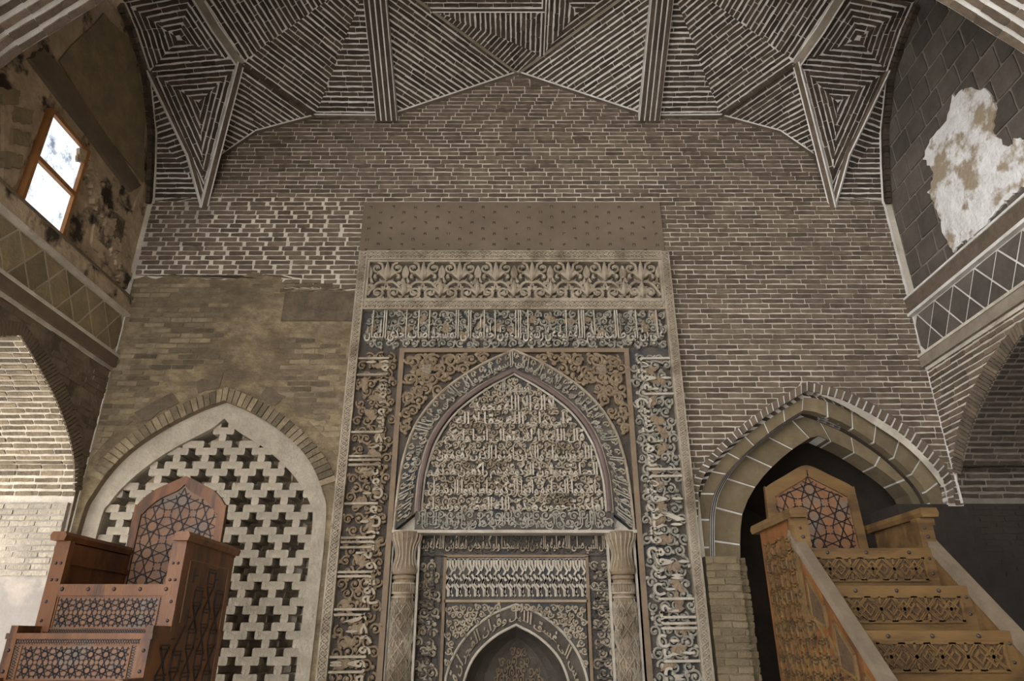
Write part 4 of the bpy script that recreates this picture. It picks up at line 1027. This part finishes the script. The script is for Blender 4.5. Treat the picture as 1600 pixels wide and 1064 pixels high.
# ================================================================== THE TWO MINBARS
def star_field(mb, u0, u1, v0, v1, n, mapf, wd=.005, h=.004):
    """eight-pointed star strapwork over a rectangle"""
    a = (v1 - v0) / n; m_ = max(1, round((u1 - u0) / a)); b = (u1 - u0) / m_
    cl = lambda p: (min(max(p[0], u0), u1), min(max(p[1], v0), v1))
    for i in range(m_ + 0):
        for j in range(n):
            cx_, cy_ = u0 + (i + .5) * b, v0 + (j + .5) * a
            P = [(cx_ + b / 2 * math.cos(k * math.pi / 4), cy_ + a / 2 * math.sin(k * math.pi / 4)) for k in range(8)]
            for k in range(8):
                p, q = P[k], P[(k + 3) % 8]; mb.ribbon([p, q], wd, h, mapf, True)
            for sx, sy in ((1, 1), (-1, 1), (1, -1), (-1, -1)):
                c = (cx_ + sx * b * .5, cy_ + sy * a * .5); d = (cx_ + sx * b * .354, cy_ + sy * a * .354)
                mb.ribbon([d, (c[0] - sx * b * .02, c[1] - sy * a * .14)], wd, h, mapf, True); mb.ribbon([d, (c[0] - sx * b * .14, c[1] - sy * a * .02)], wd, h, mapf, True)
def zig_border(mb, u0, u1, v0, v1, p, mapf, wd=.004, h=.004):
    n = max(2, round((u1 - u0) / p)); p = (u1 - u0) / n
    for ph in (0, 1): mb.ribbon([(u0 + i * p / 2, v0 if (i + ph) % 2 else v1) for i in range(2 * n + 1)], wd, h, mapf, True)
def zig_v(mb, u0, u1, v0, v1, p, mapf, wd=.004, h=.004): zig_border(mb, v0, v1, u0, u1, p, lambda a, b, c: mapf(b, a, c), wd, h)
def hex_straps(mb, u0, u1, v0, v1, p, mapf, inside, wd=.006, h=.006):
    """columns of crossing straps that open into hexagons, tied to each other by short double bars"""
    n = max(1, round((u1 - u0) / p)); p = (u1 - u0) / n; a = p * .34; h1, h2 = p * .55, p * .95
    for i in range(n):
        c = u0 + (i + .5) * p; v = v0 + (i % 2) * (h1 + h2) / 2; sd = 1
        while v < v1:
            for q in (-1, 1):
                P = [(c + q * sd * a, v), (c + q * sd * a, v + h1), (c - q * sd * a, v + h1 + h2)]
                for s_, e_ in zip(P, P[1:]):
                    if inside(*s_) and inside(*e_): mb.ribbon([s_, e_], wd, h, mapf, True)
            for vv in (v - .012, v + .012, v + h1 - .012, v + h1 + .012):
                s_, e_ = (c - a - wd, vv), (c + a + wd, vv)
                if inside(*s_) and inside(*e_): mb.ribbon([s_, e_], wd * .6, h, mapf, True)
            e0_, e1_ = (c + a, v + h1 / 2), (c + p - a, v + h1 / 2)
            if inside(*e0_) and inside(*e1_) and i < n - 1: mb.ribbon([e0_, e1_], wd * .8, h, mapf, True)
            v += h1 + h2; sd = -sd
def stud(parent, p, r=.013, d=(0, -1, 0)):
    m_ = MB(); d = V(d); u_ = d.orthogonal().normalized(); q = d.cross(u_); P = V(p); rings = []
    for rr, hh in ((1, 0), (.9, .45), (.55, .8), (.0, .95)): rings.append([P + d * r * hh + (u_ * math.cos(k * math.pi / 4) + q * math.sin(k * math.pi / 4)) * r * rr for k in range(8)])
    for a, b in zip(rings, rings[1:]):
        for k in range(8): m_.poly([a[k], a[(k + 1) % 8], b[(k + 1) % 8], b[k]])
    m_.build('stud', 'iron', parent, True)
def yzslab(x0, x1, pts, name, mat, parent):
    m_ = MB(); m_.prism([(x0, a, b) for a, b in pts], (x1 - x0, 0, 0), .5, True); return m_.build(name, mat, parent)
def bx(name, mat, parent, *a):
    m_ = MB(); m_.box(*a); return m_.build(name, mat, parent)
# ---- left minbar: inlaid, stepped sides
x0, x1, yf, yb = -3.28, -2.37, 5.0, 5.9
mn = thing('minbar', 'orange-brown wooden minbar with black star inlay in front of the brick lattice on the left', 'minbar', ((x0 + x1) / 2, (yf + yb) / 2, 0))
rise, tread, top = .30, .25, 1.95
steps = [(yf - k * tread, top - k * rise) for k in range(6)]           # (front edge y, tread height)
side = [(yb, 0), (yb, 2.25), (yf, 2.25)]
for k, (y, z) in enumerate(steps):
    if k == 0: side.append((y, top - rise + .045)); continue
    side.append((y, z + .045)); side.append((y, z - rise + .045 if k < 5 else 0))
side[-1] = (steps[-1][0], 0)
for s, (a, b) in ((-1, (x0, x0 + .045)), (1, (x1 - .045, x1))):
    sd = yzslab(a, b, side, 'side_panel', 'wood', mn)
    xo = b if s > 0 else a
    m_ = MB(); f_ = (lambda u_, v_, w_: (xo + w_, u_, v_)) if s > 0 else (lambda u_, v_, w_: (xo - w_, u_, v_))
    def ins(y, z):
        if z > 2.12 or z < .2 or y > yb - .1: return False
        if z > 1.72: return y > yf + .13
        for (sy, sz) in steps:
            if y > sy + .1 and z < sz - .03: return True
        return False
    hex_straps(m_, yf - .7, yb - .1, .3, 2.12, .2, f_, ins, .008); stuff(m_.build('inlay', 'inlay', sd))
    m_ = MB()
    for e in ((yf + .1, yb - .08, 2.13, 2.14), (yf + .1, yf + .11, 1.72, 2.14), (yb - .09, yb - .08, .3, 2.14)): m_.box(*sorted((xo, xo + s * .006)), e[0], e[1], e[2], e[3])
    m_.build('panel_border', 'wood_p', sd)
    c0 = a - .02; cp = MB(); cp.prism([(a - .025, yf - .05, 2.25), (b + .025, yf - .05, 2.25), (b + .035, yf - .05, 2.285), (b + .02, yf - .05, 2.31), (a - .02, yf - .05, 2.31), (a - .035, yf - .05, 2.285)], (0, yb - yf + .08, 0), .5, True); cp.build('arm_cap', 'wood', mn)
    po = bx('arm_post', 'wood', mn, b - .095 if s > 0 else a - .004, b + .004 if s > 0 else a + .095, yf - .012, yf + .045, top - .29, 2.25)
    for z in (2.10, 1.99):
        for dx_ in (.03, .065): stud(po, ((x1 - .095 + dx_) if s > 0 else x0 + dx_, yf - .012, z), .011)
    ip = bx('arm_panel', 'wood', mn, (a - .02) if s > 0 else b, a if s > 0 else (b + .02), yf + .05, yb, top, 2.24)
    bx('arm_rail', 'wood', mn, (a - .035) if s > 0 else b, a if s > 0 else (b + .035), yf + .05, yb, 2.10, 2.13)
bx('seat', 'wood', mn, x0 + .045, x1 - .045, yf - .01, yb, top - .04, top)
fr = MB(); fr.box(x0 + .045, x1 - .045, yf - .014, yf, top - .062, top + .012); rail = fr.build('front_rail', 'wood', mn)
for i in range(5): stud(rail, (x0 + .12 + i * .178, yf - .014, top - .02), .014)
for k, (y, z) in enumerate(steps):
    if k: bx('tread', 'wood', mn, x0 - .01, x1 + .01, y - .015, y + tread, z - .035, z); 
    rs = bx('riser', 'wood_p', mn, x0 + .02, x1 - .02, y, y + .03, z - rise, z - .03)
    if z - rise < .9: continue
    pb = MB()
    for e in ((x0 + .06, x1 - .06, z - .072, z - .064), (x0 + .06, x1 - .06, z - rise + .026, z - rise + .034), (x0 + .1, x0 + .108, z - rise + .034, z - .072), (x1 - .118, x1 - .11, z - rise + .034, z - .072)): pb.box(e[0], e[1], y - .008, y, e[2], e[3])
    pb.build('panel_border', 'wood', rs)
    m_ = MB(); f_ = lambda u_, v_, w_: (u_, y - w_, v_)
    star_field(m_, x0 + .112, x1 - .122, z - rise + .04, z - .078, 2, f_, .0032)
    zig_border(m_, x0 + .05, x1 - .07, z - .062, z - .034, .032, f_, .003); zig_border(m_, x0 + .05, x1 - .07, z - rise + .002, z - rise + .024, .032, f_, .003)
    zig_v(m_, x0 + .06, x0 + .09, z - rise + .02, z - .06, .032, f_, .003); zig_v(m_, x1 - .115, x1 - .085, z - rise + .02, z - .06, .032, f_, .003)
    stuff(m_.build('inlay', 'inlay', rs))
    for xx in (x0 + .03, x1 - .03):
        ps = bx('riser_post', 'wood', mn, xx - .03, xx + .03, y - .01, y, z - rise, z - .03)
        for zz in (z - .1, z - .22): stud(ps, (xx, y - .01, zz), .012)
# back board
def board(parent, prof, cx_, y, mat_f, mat_p, n, th=.05, inset_=.065, z0=1.95):
    o_ = arch(prof, cx_, 5); fpoly = [(cx_ - prof[0][0], z0)] + o_ + [(cx_ + prof[0][0], z0)]
    m_ = MB(); m_.prism([(a, y + th, b) for a, b in fpoly], (0, -th * .6, 0), .5, True); bb = m_.build('back_board', mat_p, parent)
    pin = [(max(a - inset_, 0), b - (inset_ * 1.1 if b > prof[1][1] - .01 else 0)) for a, b in prof]; i_ = arch(pin, cx_, 5)
    m_ = MB(); m_.band([(cx_ - prof[0][0], z0)] + o_ + [(cx_ + prof[0][0], z0)], [(cx_ - pin[0][0], z0)] + i_ + [(cx_ + pin[0][0], z0)], y, y + th); m_.build('board_frame', mat_f, parent)
    m_ = MB(); f_ = lambda u_, v_, w_: (u_, y + th * .4 - w_, v_)
    tmp = MB(); zt_ = prof[-1][1]; rows = n
    cell = 2 * pin[0][0] / 3
    class Clip:
        def ribbon(s, pts, wd, h, mapf, flat=True):
            def ok(p):
                if p[1] <= pin[1][1]: return abs(p[0] - cx_) <= pin[0][0]
                q = interp(pin[1:], p[1]); return q is not None and abs(p[0] - cx_) <= q
            (a, b) = pts[0], pts[-1]; k = 6; run = []
            for i in range(k + 1):
                p = (a[0] + (b[0] - a[0]) * i / k, a[1] + (b[1] - a[1]) * i / k)
                if ok(p): run.append(p)
                else:
                    if len(run) > 1: m_.ribbon([run[0], run[-1]], wd, h, mapf, True)
                    run = []
            if len(run) > 1: m_.ribbon([run[0], run[-1]], wd, h, mapf, True)
    star_field(Clip(), cx_ - pin[0][0], cx_ + pin[0][0], z0, z0 + cell * rows, rows, f_, .0045)
    stuff(m_.build('inlay', 'inlay', bb))
bc = onY(280, 815, yb)
board(mn, [(.385, 1.95), (.385, 2.60), (.37, 2.66), (.27, 2.77), (.12, 2.85), (0, 2.905)], bc.x, yb - .03, 'wood', 'wood_p', 5)
# ---- right minbar: carved, sloping stringers
x0, x1, yf, yb = 1.93, 2.91, 5.0, 5.72
mn = thing('minbar', 'honey-brown carved wooden minbar with sloping handrails in front of the right doorway', 'minbar', ((x0 + x1) / 2, (yf + yb) / 2, 0))
top = 2.20; tread = .3; rise = .27
steps = [(yf - k * tread, top - k * rise) for k in range(8)]
zr = lambda y: 2.27 + (y - 5.1) * .94
ye = 5.1 - 2.2 / .94
sidep = [(yb, 0), (yb, 2.41), (yf + .08, 2.41), (yf + .08, zr(yf + .08)), (ye, .06), (ye, 0)]
for s, (a, b) in ((-1, (x0, x0 + .05)), (1, (x1 - .05, x1))):
    sd = yzslab(a, b, sidep, 'side_panel', 'wood_y' if s > 0 else 'wood', mn)
    xo = a if s < 0 else b
    m_ = MB(); f_ = (lambda u_, v_, w_: (xo - w_, u_, v_)) if s < 0 else (lambda u_, v_, w_: (xo + w_, u_, v_))
    ins = lambda y, z: z < 2.32 and y < yb - .05 and z < zr(y) + (.5 if y > 5.05 else -.28) and z > .3 and not (1.36 < y % 2 < 1.37)
    hex_straps(m_, 4.0, yb - .06, .5, 2.34, .145, f_, ins, .009, .014)
    stuff(m_.build('strapwork', 'wood_r' if False else 'wood_y', sd))
    m_ = MB()
    for i in range(16):
        for j in range(18):
            y, z = 4.0 + (i + .5) * .104, .5 + (j + .5) * .104
            if ins(y, z) and ins(y + .03, z + .03): m_.box(*sorted((xo, xo + s * .006)), y - .03, y + .03, z - .03, z + .03, random.random())
    stuff(m_.build('carved_infill', 'wood_c', sd))
    # framed triangular panels under the handrail
    for yy in (4.92, 4.62, 4.32, 4.02):
        q = [(yy, zr(yy) - .1), (yy - .2, zr(yy - .2) - .1), (yy - .2, zr(yy) - .42), (yy, zr(yy) - .36)]
        m_ = MB(); m_.prism([(xo, p[0], p[1]) for p in q], (s * .008, 0, 0), .5); m_.build('carved_panel', 'wood_c', sd)
        m_ = MB()
        for p_, q_ in zip(q, q[1:] + q[:1]): m_.bar((xo + s * .006, *p_), (xo + s * .006, *q_), .018, .018, up=(1, 0, 0))
        m_.build('panel_border', 'wood_y', sd)
    xm = (a + b) / 2
    m_ = MB(); p_, q_ = (xm, 5.12, zr(5.12) + .03), (xm, ye, .1); m_.bar(p_, q_, .075, .06, up=(0, 0, 1)); m_.build('handrail', 'wood_r', mn)
    cp = MB(); cp.prism([(a - .03, yf - .05, 2.41), (b + .03, yf - .05, 2.41), (b + .04, yf - .05, 2.44), (b + .03, yf - .05, 2.475), (a - .03, yf - .05, 2.475), (a - .04, yf - .05, 2.44)], (0, yb - yf + .16, 0), .5, True); cp.build('arm_cap', 'wood_y', mn)
    pa, pb_ = (a - .005, b + .05) if s < 0 else (a - .05, b + .005)
    po = bx('arm_post', 'wood_y', mn, pa, pb_, yf - .0, yf + .09, 1.6, 2.41)
    m_ = MB(); m_.prism([(pa - .02 if s < 0 else pb_, yf, 2.41), (pa - .02 if s < 0 else pb_, yf, 2.36), (pa - .02 if s < 0 else pb_, yf + .05, 2.41)], (.02, 0, 0), .5, True); m_.build('bracket', 'wood_y', po)
    stud(po, ((pa + pb_) / 2, yf, 2.28), .014); stud(po, ((pa + pb_) / 2 - .01, yf, 2.34), .01)
bx('seat', 'wood_y', mn, x0 + .05, x1 - .05, yf - .0, yb, top - .05, top)
for k, (y, z) in enumerate(steps):
    if k: bx('tread', 'wood_y', mn, x0 + .05, x1 - .05, y, y + tread, z - .03, z)
    rs = bx('riser', 'wood_y', mn, x0 + .05, x1 - .05, y - .02, y + .012, z - rise, z)
    if z < 1.0: continue
    a, b, c, d = x0 + .11, x1 - .13, z - rise + .055, z - .065
    m_ = MB(); m_.box(a, b, y - .0225, y - .02, c, d); pnl = m_.build('carved_panel', 'wood_c', rs)
    m_ = MB(); f_ = lambda u_, v_, w_: (u_, y - .0215 - w_, v_); h_ = d - c
    nn = 5; st = (b - a) / nn
    for i in range(nn):
        xa, xb = a + i * st, a + (i + 1) * st; xm = (xa + xb) / 2; zm = (c + d) / 2
        for o_ in (-.011, .011):
            m_.ribbon([(xa + max(o_, 0), d), (xb + min(o_, 0), c)], .0055, .012, f_, True); m_.ribbon([(xa + max(o_, 0), c), (xb + min(o_, 0), d)], .0055, .012, f_, True)
        if i % 2: m_.ribbon([(xm, d), (xm, zm + .03)], .007, .012, f_, True); m_.ribbon([(xm, c), (xm, zm - .03)], .007, .012, f_, True)
        else: m_.ribbon([(xm - .045, zm), (xm, zm + .05), (xm + .045, zm), (xm, zm - .05), (xm - .045, zm)], .007, .013, f_, True)
        if i: m_.ribbon([(xa, zm + .035), (xa + .03, zm), (xa, zm - .035), (xa - .03, zm), (xa, zm + .035)], .006, .012, f_, True)
    for e in ((a, b, d, d), (a, b, c, c)): m_.ribbon([(e[0], e[2]), (e[1], e[3])], .008, .012, f_, True)
    for e in (a, b): m_.ribbon([(e, c), (e, d)], .008, .012, f_, True)
    m_.build('strapwork', 'wood_y', pnl)
    for i in range(3): stud(rs, (x0 + .2 + i * .27 + random.uniform(-.02, .02), y - .02, z - .03), .013)
    for i in range(2): stud(rs, (x1 - .085, y - .02, z - .07 - i * .1), .011)
bq = onY(1263, 757, yb + .05)
board(mn, [(.40, 2.0), (.375, 2.72), (.355, 2.79), (.18, 2.89), (.06, 2.955), (0, 2.97)], bq.x, yb + .03, 'wood_y', 'wood_p', 6, z0=2.0, inset_=.07)
